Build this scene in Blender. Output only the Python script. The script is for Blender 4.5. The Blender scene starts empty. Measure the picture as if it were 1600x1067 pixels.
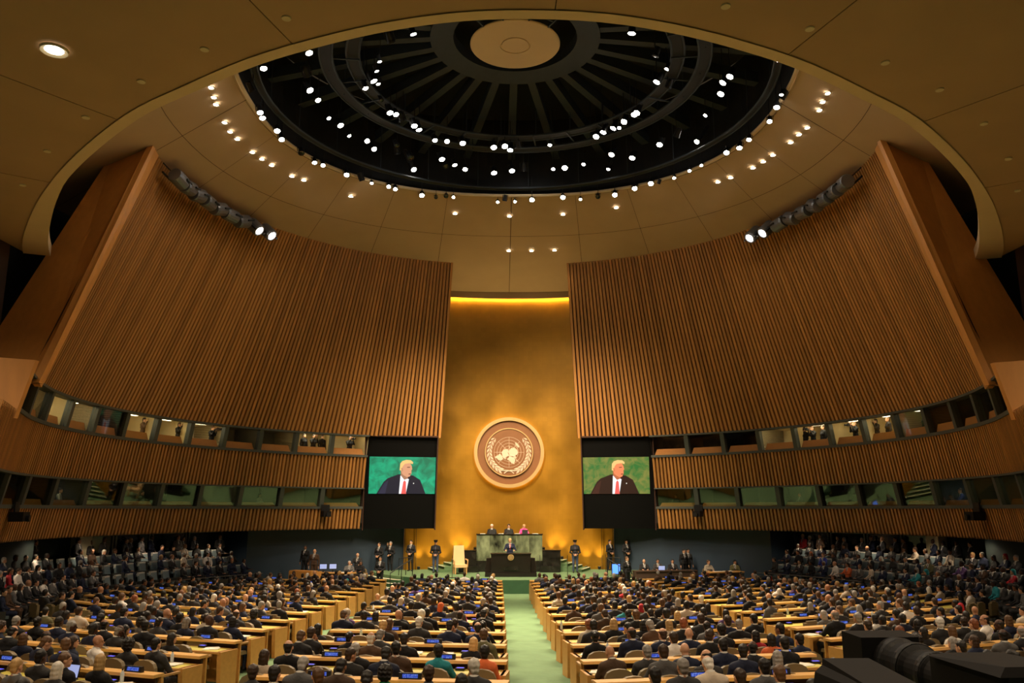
import bpy, math, random
import numpy as np
from mathutils import Vector, Matrix

random.seed(7); np.random.seed(7)
scene = bpy.context.scene
col = scene.collection
rad = math.radians

# ------------------------------------------------------------------ camera
CAM = np.array([-0.6, 0.0, 4.2]); FPX = 1300.0; PITCH = rad(11.4); YAW = math.atan(20 / 1300 * math.cos(PITCH))
cam_data = bpy.data.cameras.new('camera')
cam_data.sensor_width = 36.0; cam_data.lens = FPX / 1600 * 36.0
cam_data.clip_start = 0.1; cam_data.clip_end = 300
cam = bpy.data.objects.new('camera', cam_data); col.objects.link(cam)
cam.location = CAM; cam.rotation_euler = (math.pi / 2 + PITCH, 0, -YAW)
scene.camera = cam

# ------------------------------------------------------------------ world, exposure
world = bpy.data.worlds.new('world'); scene.world = world; world.use_nodes = True
world.node_tree.nodes['Background'].inputs[0].default_value = (1.0, 0.72, 0.42, 1)
world.node_tree.nodes['Background'].inputs[1].default_value = 0.03
scene.view_settings.view_transform = 'Standard'; scene.view_settings.look = 'None'
scene.view_settings.gamma = 1.0; scene.view_settings.use_curve_mapping = False
scene.view_settings.exposure = 0.22
SPOT_W = 4300.0        # each theatre lamp of the dome that throws light into the hall
HOUSE_W = 1300.0        # each downlight of the lower ceiling, the one seen and those added
DOWN_W = 90.0          # each downlight in the dished ceiling
LAMP_COL = (1.0, 0.78, 0.52)

try:
    cy = scene.cycles; cy.max_bounces = 6; cy.diffuse_bounces = 3; cy.glossy_bounces = 2; cy.transmission_bounces = 2; cy.transparent_max_bounces = 6
except AttributeError: pass

# ------------------------------------------------------------------ materials
M = {}
def mat(name, c, rough=0.6, metal=0.0, vary=0.0, scale=6.0, emit=None, strength=0.0, bump=0.0, objrand=0.0, stretch=(1, 1, 1), spec=None):
    m = bpy.data.materials.new(name); m.use_nodes = True
    nt = m.node_tree; b = nt.nodes['Principled BSDF']
    b.inputs['Base Color'].default_value = (*c, 1); b.inputs['Roughness'].default_value = rough
    b.inputs['Metallic'].default_value = metal
    if spec is not None: b.inputs['Specular IOR Level'].default_value = spec
    if vary > 0 or objrand > 0 or bump > 0:
        tc = nt.nodes.new('ShaderNodeTexCoord'); mp = nt.nodes.new('ShaderNodeMapping')
        mp.inputs['Scale'].default_value = stretch
        nt.links.new(tc.outputs['Object'], mp.inputs[0])
        oi = nt.nodes.new('ShaderNodeObjectInfo')
        nz = nt.nodes.new('ShaderNodeTexNoise'); nz.noise_dimensions = '4D'
        nz.inputs['Scale'].default_value = scale; nz.inputs['Detail'].default_value = 4
        mul = nt.nodes.new('ShaderNodeMath'); mul.operation = 'MULTIPLY'; mul.inputs[1].default_value = 50
        nt.links.new(oi.outputs['Random'], mul.inputs[0]); nt.links.new(mul.outputs[0], nz.inputs['W'])
        nt.links.new(mp.outputs[0], nz.inputs['Vector'])
        # value factor = 1 + vary*(noise-.5)*2 + objrand*(random-.5)*2
        a = nt.nodes.new('ShaderNodeMath'); a.operation = 'MULTIPLY_ADD'; a.inputs[1].default_value = 2 * vary; a.inputs[2].default_value = 1 - vary
        nt.links.new(nz.outputs[0], a.inputs[0])
        r = nt.nodes.new('ShaderNodeMath'); r.operation = 'MULTIPLY_ADD'; r.inputs[1].default_value = 2 * objrand; r.inputs[2].default_value = -objrand
        nt.links.new(oi.outputs['Random'], r.inputs[0])
        s = nt.nodes.new('ShaderNodeMath'); s.operation = 'ADD'
        nt.links.new(a.outputs[0], s.inputs[0]); nt.links.new(r.outputs[0], s.inputs[1])
        v = nt.nodes.new('ShaderNodeVectorMath'); v.operation = 'SCALE'; v.inputs[0].default_value = c
        nt.links.new(s.outputs[0], v.inputs['Scale']); nt.links.new(v.outputs[0], b.inputs['Base Color'])
        if bump > 0:
            bp = nt.nodes.new('ShaderNodeBump'); bp.inputs['Strength'].default_value = bump; bp.inputs['Distance'].default_value = 0.05
            nt.links.new(nz.outputs[0], bp.inputs['Height']); nt.links.new(bp.outputs[0], b.inputs['Normal'])
    if emit is not None:
        b.inputs['Emission Color'].default_value = (*emit, 1); b.inputs['Emission Strength'].default_value = strength
    M[name] = m
    return m

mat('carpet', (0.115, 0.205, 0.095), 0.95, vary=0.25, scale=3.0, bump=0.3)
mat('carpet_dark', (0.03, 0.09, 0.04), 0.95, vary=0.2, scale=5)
mat('plaster', (0.50, 0.355, 0.22), 0.85, vary=0.10, scale=0.8)
mat('plaster_low', (0.42, 0.27, 0.145), 0.85, vary=0.14, scale=0.6)
mat('plaster_rim', (0.66, 0.50, 0.31), 0.8, vary=0.06, scale=2)
mat('seam', (0.10, 0.06, 0.03), 0.9)
mat('dome_black', (0.012, 0.013, 0.015), 0.8, vary=0.3, scale=2)
mat('dome_grey', (0.022, 0.031, 0.042), 0.7, vary=0.3, scale=3)
mat('black_metal', (0.012, 0.012, 0.013), 0.45, metal=0.3)
mat('grey_metal', (0.12, 0.12, 0.125), 0.4, metal=0.6)
mat('slat_wood', (0.44, 0.20, 0.052), 0.42, vary=0.30, scale=5, objrand=0.17, stretch=(3, 3, 1.2))
mat('drum_grey', (0.17, 0.18, 0.21), 0.35, metal=0.5)
mat('slat_back', (0.045, 0.015, 0.005), 0.8, vary=0.2, scale=3)
mat('wood_panel', (0.66, 0.30, 0.075), 0.45, vary=0.16, scale=2.2, stretch=(2.5, 2.5, .25))
mat('sill_wood', (0.62, 0.26, 0.075), 0.5, vary=0.1, scale=3)
mat('booth_trim', (0.075, 0.085, 0.075), 0.5, metal=0.2)
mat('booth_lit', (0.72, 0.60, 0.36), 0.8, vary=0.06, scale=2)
mat('booth_dimmed', (0.24, 0.20, 0.12), 0.8, vary=0.08, scale=2)  # the lit cream darkened: weaker light put into the wall colour
mat('booth_unlit', (0.045, 0.028, 0.02), 0.8)  # lack of light in an unlit booth, put into its wall colour
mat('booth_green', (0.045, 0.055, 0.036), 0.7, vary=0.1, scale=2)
mat('booth_lamp', (1, 0.9, 0.7), 0.5, emit=(1.0, 0.86, 0.55), strength=11)
mat('booth_lamp_dim', (1, 0.9, 0.7), 0.5, emit=(1.0, 0.84, 0.55), strength=2.5)
mat('dark_wall', (0.012, 0.022, 0.020), 0.8, vary=0.2, scale=1)
mat('brown_wall', (0.045, 0.022, 0.012), 0.8, vary=0.2, scale=1)
mat('blue_wall', (0.026, 0.046, 0.075), 0.55, vary=0.5, scale=0.35)
mat('column', (0.42, 0.37, 0.24), 0.8, vary=0.1, scale=3)
mat('cream_paint', (0.62, 0.52, 0.33), 0.7)
mat('desk_wood', (0.70, 0.36, 0.10), 0.45, vary=0.16, scale=4, objrand=0.06, stretch=(.4, 3, 3))
mat('desk_ledge', (0.78, 0.44, 0.14), 0.4, vary=0.12, scale=4, objrand=0.05, stretch=(.4, 3, 3))
mat('desk_leather', (0.62, 0.54, 0.10), 0.45, vary=0.2, scale=4, objrand=0.1)
mat('chair_leather', (0.20, 0.145, 0.072), 0.55, vary=0.1, scale=6, objrand=0.12)
mat('chair_arm', (0.55, 0.30, 0.11), 0.5)
mat('plate_black', (0.012, 0.012, 0.014), 0.4)
mat('console_glow', (0.05, 0.05, 0.2), 0.4, emit=(0.10, 0.10, 0.9), strength=0.9)
mat('paper', (0.85, 0.80, 0.70), 0.8, objrand=0.1)
mat('laptop_glow', (0.3, 0.4, 0.6), 0.4, emit=(0.42, 0.50, 1.0), strength=0.5)
mat('monitor_blue', (0.1, 0.2, 0.6), 0.4, emit=(0.05, 0.22, 1.0), strength=1.6)
mat('lens_white', (1, 1, 1), 0.3, emit=(1.0, 0.93, 0.80), strength=60)
mat('down_white', (1, 1, 1), 0.3, emit=(1.0, 0.90, 0.74), strength=18)
mat('cove_glow', (1, .8, .3), 0.3, emit=(1.0, 0.66, 0.16), strength=40)
mat('halo_glow', (1, .8, .3), 0.3, emit=(1.0, 0.62, 0.12), strength=9)
mat('uplight_glow', (1, .8, .4), 0.3, emit=(1.0, 0.72, 0.25), strength=30)
mat('beige_disc', (0.60, 0.43, 0.24), 0.8, vary=0.05, scale=2)
mat('marble_green', (0.13, 0.155, 0.09), 0.3, vary=2.6, scale=2.6, stretch=(1, 1, .6))
mat('screen_black', (0.002, 0.002, 0.002), 0.6, spec=.12)
mat('marble_black', (0.013, 0.012, 0.010), 0.25, vary=1.8, scale=3)
mat('podium_black', (0.012, 0.009, 0.008), 0.3, vary=0.4, scale=2)
mat('nosing', (0.62, 0.62, 0.45), 0.7)
mat('cream_leather', (0.72, 0.48, 0.24), 0.6, vary=0.06, scale=8)
mat('bronze', (0.23, 0.098, 0.036), 0.45, metal=0.25, vary=0.12, scale=3)
mat('emblem_rim', (0.58, 0.40, 0.17), 0.4, metal=0.45, vary=0.12, scale=2)
mat('emblem_pale', (0.62, 0.49, 0.36), 0.6)
mat('seat_blue', (0.16, 0.22, 0.25), 0.6, objrand=0.15)
mat('seat_cover', (0.5, 0.5, 0.46), 0.7, objrand=0.1)
mat('parapet', (0.05, 0.05, 0.045), 0.5, vary=0.2, scale=2)
mat('dark_glass', (0.012, 0.016, 0.014), 0.08)
mat('rubber', (0.008, 0.007, 0.007), 0.6, spec=.2)
mat('hood_black', (0.008, 0.0065, 0.006), 0.65, vary=0.15, scale=20, spec=.2)
mat('led_green', (0.1, .4, 0), 0.4, emit=(0.25, 0.9, 0.0), strength=1.2)
mat('orange', (0.8, 0.2, 0.03), 0.6)
mat('bottle', (0.6, 0.65, 0.7), 0.1)

# thin window glass: clear with a faint mirror
def glass(name, mirror, tint):
    m = bpy.data.materials.new(name); m.use_nodes = True; nt = m.node_tree; nt.nodes.clear()
    o = nt.nodes.new('ShaderNodeOutputMaterial'); mx = nt.nodes.new('ShaderNodeMixShader')
    t = nt.nodes.new('ShaderNodeBsdfTransparent'); t.inputs[0].default_value = (*tint, 1)
    g = nt.nodes.new('ShaderNodeBsdfGlossy'); g.inputs['Roughness'].default_value = 0.03
    mx.inputs[0].default_value = mirror
    nt.links.new(t.outputs[0], mx.inputs[1]); nt.links.new(g.outputs[0], mx.inputs[2]); nt.links.new(mx.outputs[0], o.inputs[0])
    M[name] = m
glass('glass_clear', 0.03, (0.96, 0.97, 0.95)); glass('glass_green', 0.09, (0.74, 0.78, 0.68))
glass('glass_prompter', 0.12, (0.9, 0.9, 0.9))

# gold leaf backdrop: small square leaves, each a little different
def gold():
    m = bpy.data.materials.new('gold_leaf'); m.use_nodes = True; nt = m.node_tree; b = nt.nodes['Principled BSDF']
    tc = nt.nodes.new('ShaderNodeTexCoord'); sp = nt.nodes.new('ShaderNodeSeparateXYZ'); cb = nt.nodes.new('ShaderNodeCombineXYZ')
    nt.links.new(tc.outputs['Object'], sp.inputs[0]); nt.links.new(sp.outputs[0], cb.inputs[0]); nt.links.new(sp.outputs[2], cb.inputs[1])
    br = nt.nodes.new('ShaderNodeTexBrick'); br.offset = 0.0
    br.inputs['Scale'].default_value = 1.0; br.inputs['Brick Width'].default_value = 0.30; br.inputs['Row Height'].default_value = 0.30
    br.inputs['Mortar Size'].default_value = 0.005; br.inputs['Mortar Smooth'].default_value = 0.5
    br.inputs['Color1'].default_value = (0.55, 0.275, 0.022, 1); br.inputs['Color2'].default_value = (0.51, 0.255, 0.020, 1)
    br.inputs['Mortar'].default_value = (0.47, 0.235, 0.018, 1)
    nt.links.new(cb.outputs[0], br.inputs['Vector'])
    nz = nt.nodes.new('ShaderNodeTexNoise'); nz.inputs['Scale'].default_value = 0.55; nz.inputs['Detail'].default_value = 6
    nt.links.new(tc.outputs['Object'], nz.inputs['Vector'])
    mx = nt.nodes.new('ShaderNodeMix'); mx.data_type = 'RGBA'; mx.blend_type = 'MULTIPLY'; mx.inputs[0].default_value = 0.55
    nt.links.new(br.outputs[0], mx.inputs[6]); nt.links.new(nz.outputs[0], mx.inputs[7]); nt.links.new(mx.outputs[2], b.inputs['Base Color'])
    ra = nt.nodes.new('ShaderNodeMath'); ra.operation = 'MULTIPLY_ADD'; ra.inputs[1].default_value = 0.3; ra.inputs[2].default_value = 0.22
    nt.links.new(nz.outputs[0], ra.inputs[0]); nt.links.new(ra.outputs[0], b.inputs['Roughness'])
    b.inputs['Metallic'].default_value = 0.55
    bp = nt.nodes.new('ShaderNodeBump'); bp.inputs['Strength'].default_value = 0.10; bp.inputs['Distance'].default_value = 0.02
    nt.links.new(br.outputs[1], bp.inputs['Height']); nt.links.new(bp.outputs[0], b.inputs['Normal'])
    M['gold_leaf'] = m
gold()

# blue display of the desk name boards: a row of paler, unreadable strokes on a lit blue ground
def plate_screen():
    m = bpy.data.materials.new('plate_screen'); m.use_nodes = True; nt = m.node_tree; b = nt.nodes['Principled BSDF']
    tc = nt.nodes.new('ShaderNodeTexCoord'); oi = nt.nodes.new('ShaderNodeObjectInfo')
    sp = nt.nodes.new('ShaderNodeSeparateXYZ'); nt.links.new(tc.outputs['Object'], sp.inputs[0])
    cb = nt.nodes.new('ShaderNodeCombineXYZ'); mu = nt.nodes.new('ShaderNodeMath'); mu.operation = 'MULTIPLY'; mu.inputs[1].default_value = 70
    nt.links.new(sp.outputs[0], mu.inputs[0]); nt.links.new(mu.outputs[0], cb.inputs[0])
    m2 = nt.nodes.new('ShaderNodeMath'); m2.operation = 'MULTIPLY'; m2.inputs[1].default_value = 35; nt.links.new(sp.outputs[2], m2.inputs[0]); nt.links.new(m2.outputs[0], cb.inputs[1])
    m3 = nt.nodes.new('ShaderNodeMath'); m3.operation = 'MULTIPLY'; m3.inputs[1].default_value = 90; nt.links.new(oi.outputs['Random'], m3.inputs[0]); nt.links.new(m3.outputs[0], cb.inputs[2])
    nz = nt.nodes.new('ShaderNodeTexNoise'); nz.inputs['Scale'].default_value = 1.0; nz.inputs['Detail'].default_value = 0; nt.links.new(cb.outputs[0], nz.inputs['Vector'])
    rp = nt.nodes.new('ShaderNodeValToRGB'); rp.color_ramp.elements[0].position = 0.5; rp.color_ramp.elements[1].position = 0.6
    rp.color_ramp.elements[0].color = (0.025, 0.075, 0.62, 1); rp.color_ramp.elements[1].color = (0.20, 0.32, 0.9, 1)
    nt.links.new(nz.outputs[0], rp.inputs[0]); nt.links.new(rp.outputs[0], b.inputs['Emission Color'])
    b.inputs['Emission Strength'].default_value = 0.55; b.inputs['Base Color'].default_value = (0.01, 0.02, 0.1, 1)
    M['plate_screen'] = m
plate_screen()

# ------------------------------------------------------------------ helpers
def tag(o, label=None, cat=None, group=None, kind=None):
    if label: o['label'] = label
    if cat: o['category'] = cat
    if group: o['group'] = group
    if kind: o['kind'] = kind
    return o

def empty(name, loc=(0, 0, 0), rz=0.0, parent=None):
    o = bpy.data.objects.new(name, None); col.objects.link(o); o.empty_display_size = 0.1
    o.location = loc; o.rotation_euler = (0, 0, rz); o.parent = parent
    return o

def mesh_of(name, v, f, mats, mi=None, smooth=False):
    me = bpy.data.meshes.new(name); me.from_pydata([tuple(map(float, p)) for p in v], [], f)
    for m in (mats if isinstance(mats, (list, tuple)) else [mats]): me.materials.append(M[m] if isinstance(m, str) else m)
    if mi is not None: me.polygons.foreach_set('material_index', mi)
    if smooth: me.polygons.foreach_set('use_smooth', [True] * len(f))
    me.update()
    return me

def place(name, me, parent=None, loc=(0, 0, 0), rz=0.0, scale=None):
    o = bpy.data.objects.new(name, me); col.objects.link(o); o.parent = parent
    o.location = loc
    if rz: o.rotation_euler = (0, 0, rz)
    if scale is not None: o.scale = scale
    return o

class MB:
    """collects shapes, links them as one mesh object"""
    def __init__(s): s.v, s.f, s.m = [], [], []; s.cur = 0
    def mat(s, i): s.cur = i; return s
    def add(s, v, f):
        n = len(s.v); s.v += [tuple(p) for p in v]; s.f += [tuple(i + n for i in q) for q in f]; s.m += [s.cur] * len(f); return s
    def hexa(s, p):   # 4 bottom (ccw from above), 4 top
        return s.add(p, [(3, 2, 1, 0), (4, 5, 6, 7), (0, 1, 5, 4), (1, 2, 6, 5), (2, 3, 7, 6), (3, 0, 4, 7)])
    def box(s, c, d, rz=0.0, rx=0.0):
        R = Matrix.Rotation(rz, 3, 'Z') @ Matrix.Rotation(rx, 3, 'X'); c = Vector(c); x, y, z = d[0] / 2, d[1] / 2, d[2] / 2
        return s.hexa([c + R @ Vector(q) for q in ((-x, -y, -z), (x, -y, -z), (x, y, -z), (-x, y, -z), (-x, -y, z), (x, -y, z), (x, y, z), (-x, y, z))])
    def cyl(s, a, b, r0, r1=None, n=12, caps=True):
        r1 = r0 if r1 is None else r1; a, b = Vector(a), Vector(b); d = (b - a).normalized()
        u = d.orthogonal().normalized(); w = d.cross(u)
        v = [p + (u * math.cos(2 * math.pi * i / n) + w * math.sin(2 * math.pi * i / n)) * r for p, r in ((a, r0), (b, r1)) for i in range(n)]
        f = [(i, (i + 1) % n, n + (i + 1) % n, n + i) for i in range(n)]
        if caps: f += [tuple(range(n - 1, -1, -1)), tuple(range(n, 2 * n))]
        return s.add(v, f)
    def lathe(s, prof, n=16, o=(0, 0, 0), axis='Z'):   # prof: (r, z)
        v = []
        for r, z in prof:
            for i in range(n):
                a = 2 * math.pi * i / n; x, y = r * math.cos(a), r * math.sin(a)
                v.append((o[0] + x, o[1] + y, o[2] + z) if axis == 'Z' else (o[0] + x, o[1] - z, o[2] + y))
        f = [(k * n + i, k * n + (i + 1) % n, (k + 1) * n + (i + 1) % n, (k + 1) * n + i) for k in range(len(prof) - 1) for i in range(n)]
        return s.add(v, f)
    def prism(s, pts, y0, y1):  # polygon in x,z extruded along y
        n = len(pts); v = [(x, y0, z) for x, z in pts] + [(x, y1, z) for x, z in pts]
        return s.add(v, [tuple(range(n)), tuple(range(2 * n - 1, n - 1, -1))] + [(i, n + i, n + (i + 1) % n, (i + 1) % n) for i in range(n)])
    def slab(s, pts, z0, z1):   # polygon in x,y extruded along z
        n = len(pts); v = [(x, y, z0) for x, y in pts] + [(x, y, z1) for x, y in pts]
        return s.add(v, [tuple(range(n - 1, -1, -1)), tuple(range(n, 2 * n))] + [(i, (i + 1) % n, n + (i + 1) % n, n + i) for i in range(n)])
    def tube(s, pts, r, n=8, closed=False):
        P = [Vector(p) for p in pts]; k = len(P); v = []
        for i, p in enumerate(P):
            d = ((P[(i + 1) % k] if closed or i < k - 1 else p) - (P[i - 1] if closed or i > 0 else p)).normalized()
            u = d.cross(Vector((0, 0, 1))); u = u.normalized() if u.length > 1e-4 else Vector((1, 0, 0)); w = u.cross(d)
            v += [p + (u * math.cos(2 * math.pi * j / n) + w * math.sin(2 * math.pi * j / n)) * r for j in range(n)]
        f = [(i * n + j, i * n + (j + 1) % n, ((i + 1) % k) * n + (j + 1) % n, ((i + 1) % k) * n + j) for i in range(k if closed else k - 1) for j in range(n)]
        if not closed: f += [tuple(range(n - 1, -1, -1)), tuple(range((k - 1) * n, k * n))]
        return s.add(v, f)
    def grid(s, fn, nu, nv):
        v = [fn(i / nu, j / nv) for i in range(nu + 1) for j in range(nv + 1)]; w = nv + 1
        return s.add(v, [(i * w + j, (i + 1) * w + j, (i + 1) * w + j + 1, i * w + j + 1) for i in range(nu) for j in range(nv)])
    def mesh(s, name, mats, smooth=False): return mesh_of(name, s.v, s.f, mats, s.m, smooth)
    def build(s, name, mats, parent=None, loc=(0, 0, 0), rz=0.0, smooth=False):
        return place(name, s.mesh(name, mats, smooth), parent, loc, rz)

CEN = 33.5
def pol(side, ang, R, z=0.0):     # hall circle: angle measured from the stage axis
    if ang > 1.955: R = R / math.cos(ang - 1.955)      # the walls run straight on past this point
    return Vector((side * R * math.sin(ang), CEN + R * math.cos(ang), z))
def wall_r(z): return 17.0 - (z - 8.4) * 0.194
def floor_z(y): return 0.027 * (42 - y) if y < 42 else 0.0
def to_px(p):
    d = np.asarray(p, float) - CAM
    fw = np.array([math.sin(YAW) * math.cos(PITCH), math.cos(YAW) * math.cos(PITCH), math.sin(PITCH)])
    rt = np.array([math.cos(YAW), -math.sin(YAW), 0]); up = np.cross(rt, fw); z = d @ fw
    return 800 + FPX * (d @ rt) / z, 533.5 - FPX * (d @ up) / z, z
ORD = ['first', 'second', 'third', 'fourth', 'fifth', 'sixth', 'seventh', 'eighth', 'ninth', 'tenth', 'eleventh', 'twelfth', 'thirteenth', 'fourteenth', 'fifteenth', 'sixteenth', 'seventeenth', 'eighteenth', 'nineteenth', 'twentieth', 'twenty-first', 'twenty-second', 'twenty-third', 'twenty-fourth', 'twenty-fifth']
ORD2 = ORD + ['twenty-sixth', 'twenty-seventh', 'twenty-eighth', 'twenty-ninth', 'thirtieth', 'thirty-first', 'thirty-second', 'thirty-third', 'thirty-fourth', 'thirty-fifth']
SIDE = {-1: 'left', 1: 'right'}

# ================================================================== THE HALL
# ---- floor
fl = MB()
ys = [-3, 6, 12, 18, 24, 30, 36, 42, 60]
fl.grid(lambda u, v: (-24 + 48 * u, ys[int(round(v * 8))], floor_z(ys[int(round(v * 8))])), 8, 8)
tag(fl.build('floor', 'carpet'), 'green carpeted floor sloping down to the stage', 'floor', kind='structure')
pf = MB().box((0.3, 2.0, 2.45), (9, 7, 0.1))
tag(pf.build('floor_balcony', 'carpet_dark'), 'balcony floor below the broadcast camera', 'floor', kind='structure')

# ---- upper walls of upright slats
slat_me = MB().box((0, 0, 0.5), (1, 1, 1)).mesh('slat', 'slat_wood')
def slat_wall(name, side, z0, z1, a0, a1, b0, b1, n, label, r_off=0.0):
    """bottom angles a0..a1 at height z0, top angles b0..b1 at z1"""
    back = MB()
    def pt(u, v, off=0.0):
        a = (a0 + (a1 - a0) * u) * (1 - v) + (b0 + (b1 - b0) * u) * v; z = z0 + (z1 - z0) * v
        return pol(side, a, wall_r(z) + off + r_off, z)
    back.grid(lambda u, v: pt(u, v, 0.16), 60, 4); back.grid(lambda u, v: pt(u, v, 0.20), 60, 4)
    back.add([pt(u, v, o) for u in (0, 1) for v in (0, 1) for o in (0.16, 0.20)], [(0, 1, 3, 2), (4, 5, 7, 6)])
    for v in (0, 1): back.grid(lambda u, w, v=v: pt(u, v, 0.16 + 0.04 * w), 60, 1)
    root = tag(back.build(name, 'slat_back'), label, 'wall', kind='structure')
    for i in range(n):
        u = (i + 0.5) / n; p, q = pt(u, 0, 0.05), pt(u, 1, 0.05); t = (pt(min(1, u + .01), 0) - pt(max(0, u - .01), 0)).normalized()
        ax = q - p; t = (t - ax.normalized() * t.dot(ax.normalized())).normalized(); nm = ax.normalized().cross(t)
        arc = (pt((i + 1) / n, 0) - pt(i / n, 0)).length
        o = bpy.data.objects.new('slat', slat_me); col.objects.link(o); o.parent = root
        m = Matrix.Identity(4); w = arc * 0.54
        for k in range(3): m[k][0], m[k][1], m[k][2], m[k][3] = t[k] * w, nm[k] * 0.2, ax[k], p[k]
        o.matrix_local = m
    return root

A_IN, A_BOOTH = rad(13.8), rad(28.6)
TOP_END = {-1: rad(95), 1: rad(99)}
for s in (-1, 1):
    slat_wall(f'wall_{SIDE[s]}_upper', s, 8.4, 18.75, A_IN, rad(112.5), rad(13.1), TOP_END[s], 114, f'tall {SIDE[s]} wall of upright wooden slats beside the gold backdrop')
    slat_wall(f'wall_{SIDE[s]}_middle', s, 5.42, 7.2, A_BOOTH, rad(126), A_BOOTH, rad(126), 138, f'{SIDE[s]} band of wooden slats between the two rows of booths')
    slat_wall(f'wall_{SIDE[s]}_lower', s, 3.1, 4.28, A_BOOTH, rad(126), A_BOOTH, rad(126), 138, f'{SIDE[s]} band of wooden slats below the lower booths')
    # wooden end face of the slatted wall
    g = MB(); a, b = rad(112.5), TOP_END[s]
    p0, p1 = pol(s, a + .017, 16.85, 8.2), pol(s, b + .017, 14.85, 18.8); d0, d1 = Vector((s * 2.45, .05, 0)), Vector((s * 1.8, .5, 0)); th = Vector((0, .25, 0))
    g.hexa([p0, p0 + d0, p0 + d0 + th, p0 + th, p1, p1 + d1, p1 + d1 + th, p1 + th])
    g.hexa([pol(s, a - .05, 16.90, 8.2), pol(s, a + .019, 16.84, 8.2), pol(s, a + .019, 17.05, 8.2), pol(s, a - .05, 17.1, 8.2), pol(s, b - .045, 14.90, 18.8), pol(s, b + .019, 14.84, 18.8), pol(s, b + .019, 15.05, 18.8), pol(s, b - .045, 15.1, 18.8)])
    tag(g.build(f'wall_{SIDE[s]}_end', 'wood_panel'), f'plain wooden end face closing the tall {SIDE[s]} slatted wall', 'wall', kind='structure')
    g = MB(); p0, p1 = pol(s, rad(118.4), wall_r(6.9) - .08, 6.9), pol(s, rad(117.4), 16.86, 8.75); d0 = Vector((s * .88, -.47, 0)) * 3.0; th = Vector((0, .2, 0))
    g.hexa([p0, p0 + d0, p0 + d0 + th, p0 + th, p1, p1 + d0, p1 + d0 + th, p1 + th])
    tag(g.build(f'trim_{2 + s}', 'wood_panel'), f'wooden return at the near end of the {SIDE[s]} upper booths', 'trim', kind='structure')
    # grey metal strips along sills and heads of the booths
    for z, h, nm in ((7.21, 0.13, 'sill of the upper'), (8.36, 0.09, 'head of the upper'), (4.29, 0.13, 'sill of the lower'), (5.38, 0.07, 'head of the lower')):
        g = MB(); e = rad(117 if z > 6 else 126)
        def strip(u, v, z=z, h=h, e=e):
            an = A_BOOTH + (e - A_BOOTH) * u; k = [(-.10, 0), (-.10, h), (.3, h), (.3, 0), (-.10, 0)][int(round(v * 4))]
            return pol(s, an, wall_r(z) + k[0], z - h / 2 + k[1])
        g.grid(strip, 60, 4)
        tag(g.build('trim_%d' % (10 + int(z) + (s > 0) * 10), 'booth_trim'), f'grey metal strip along the {nm} {SIDE[s]} booths', 'trim', kind='structure')

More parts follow.
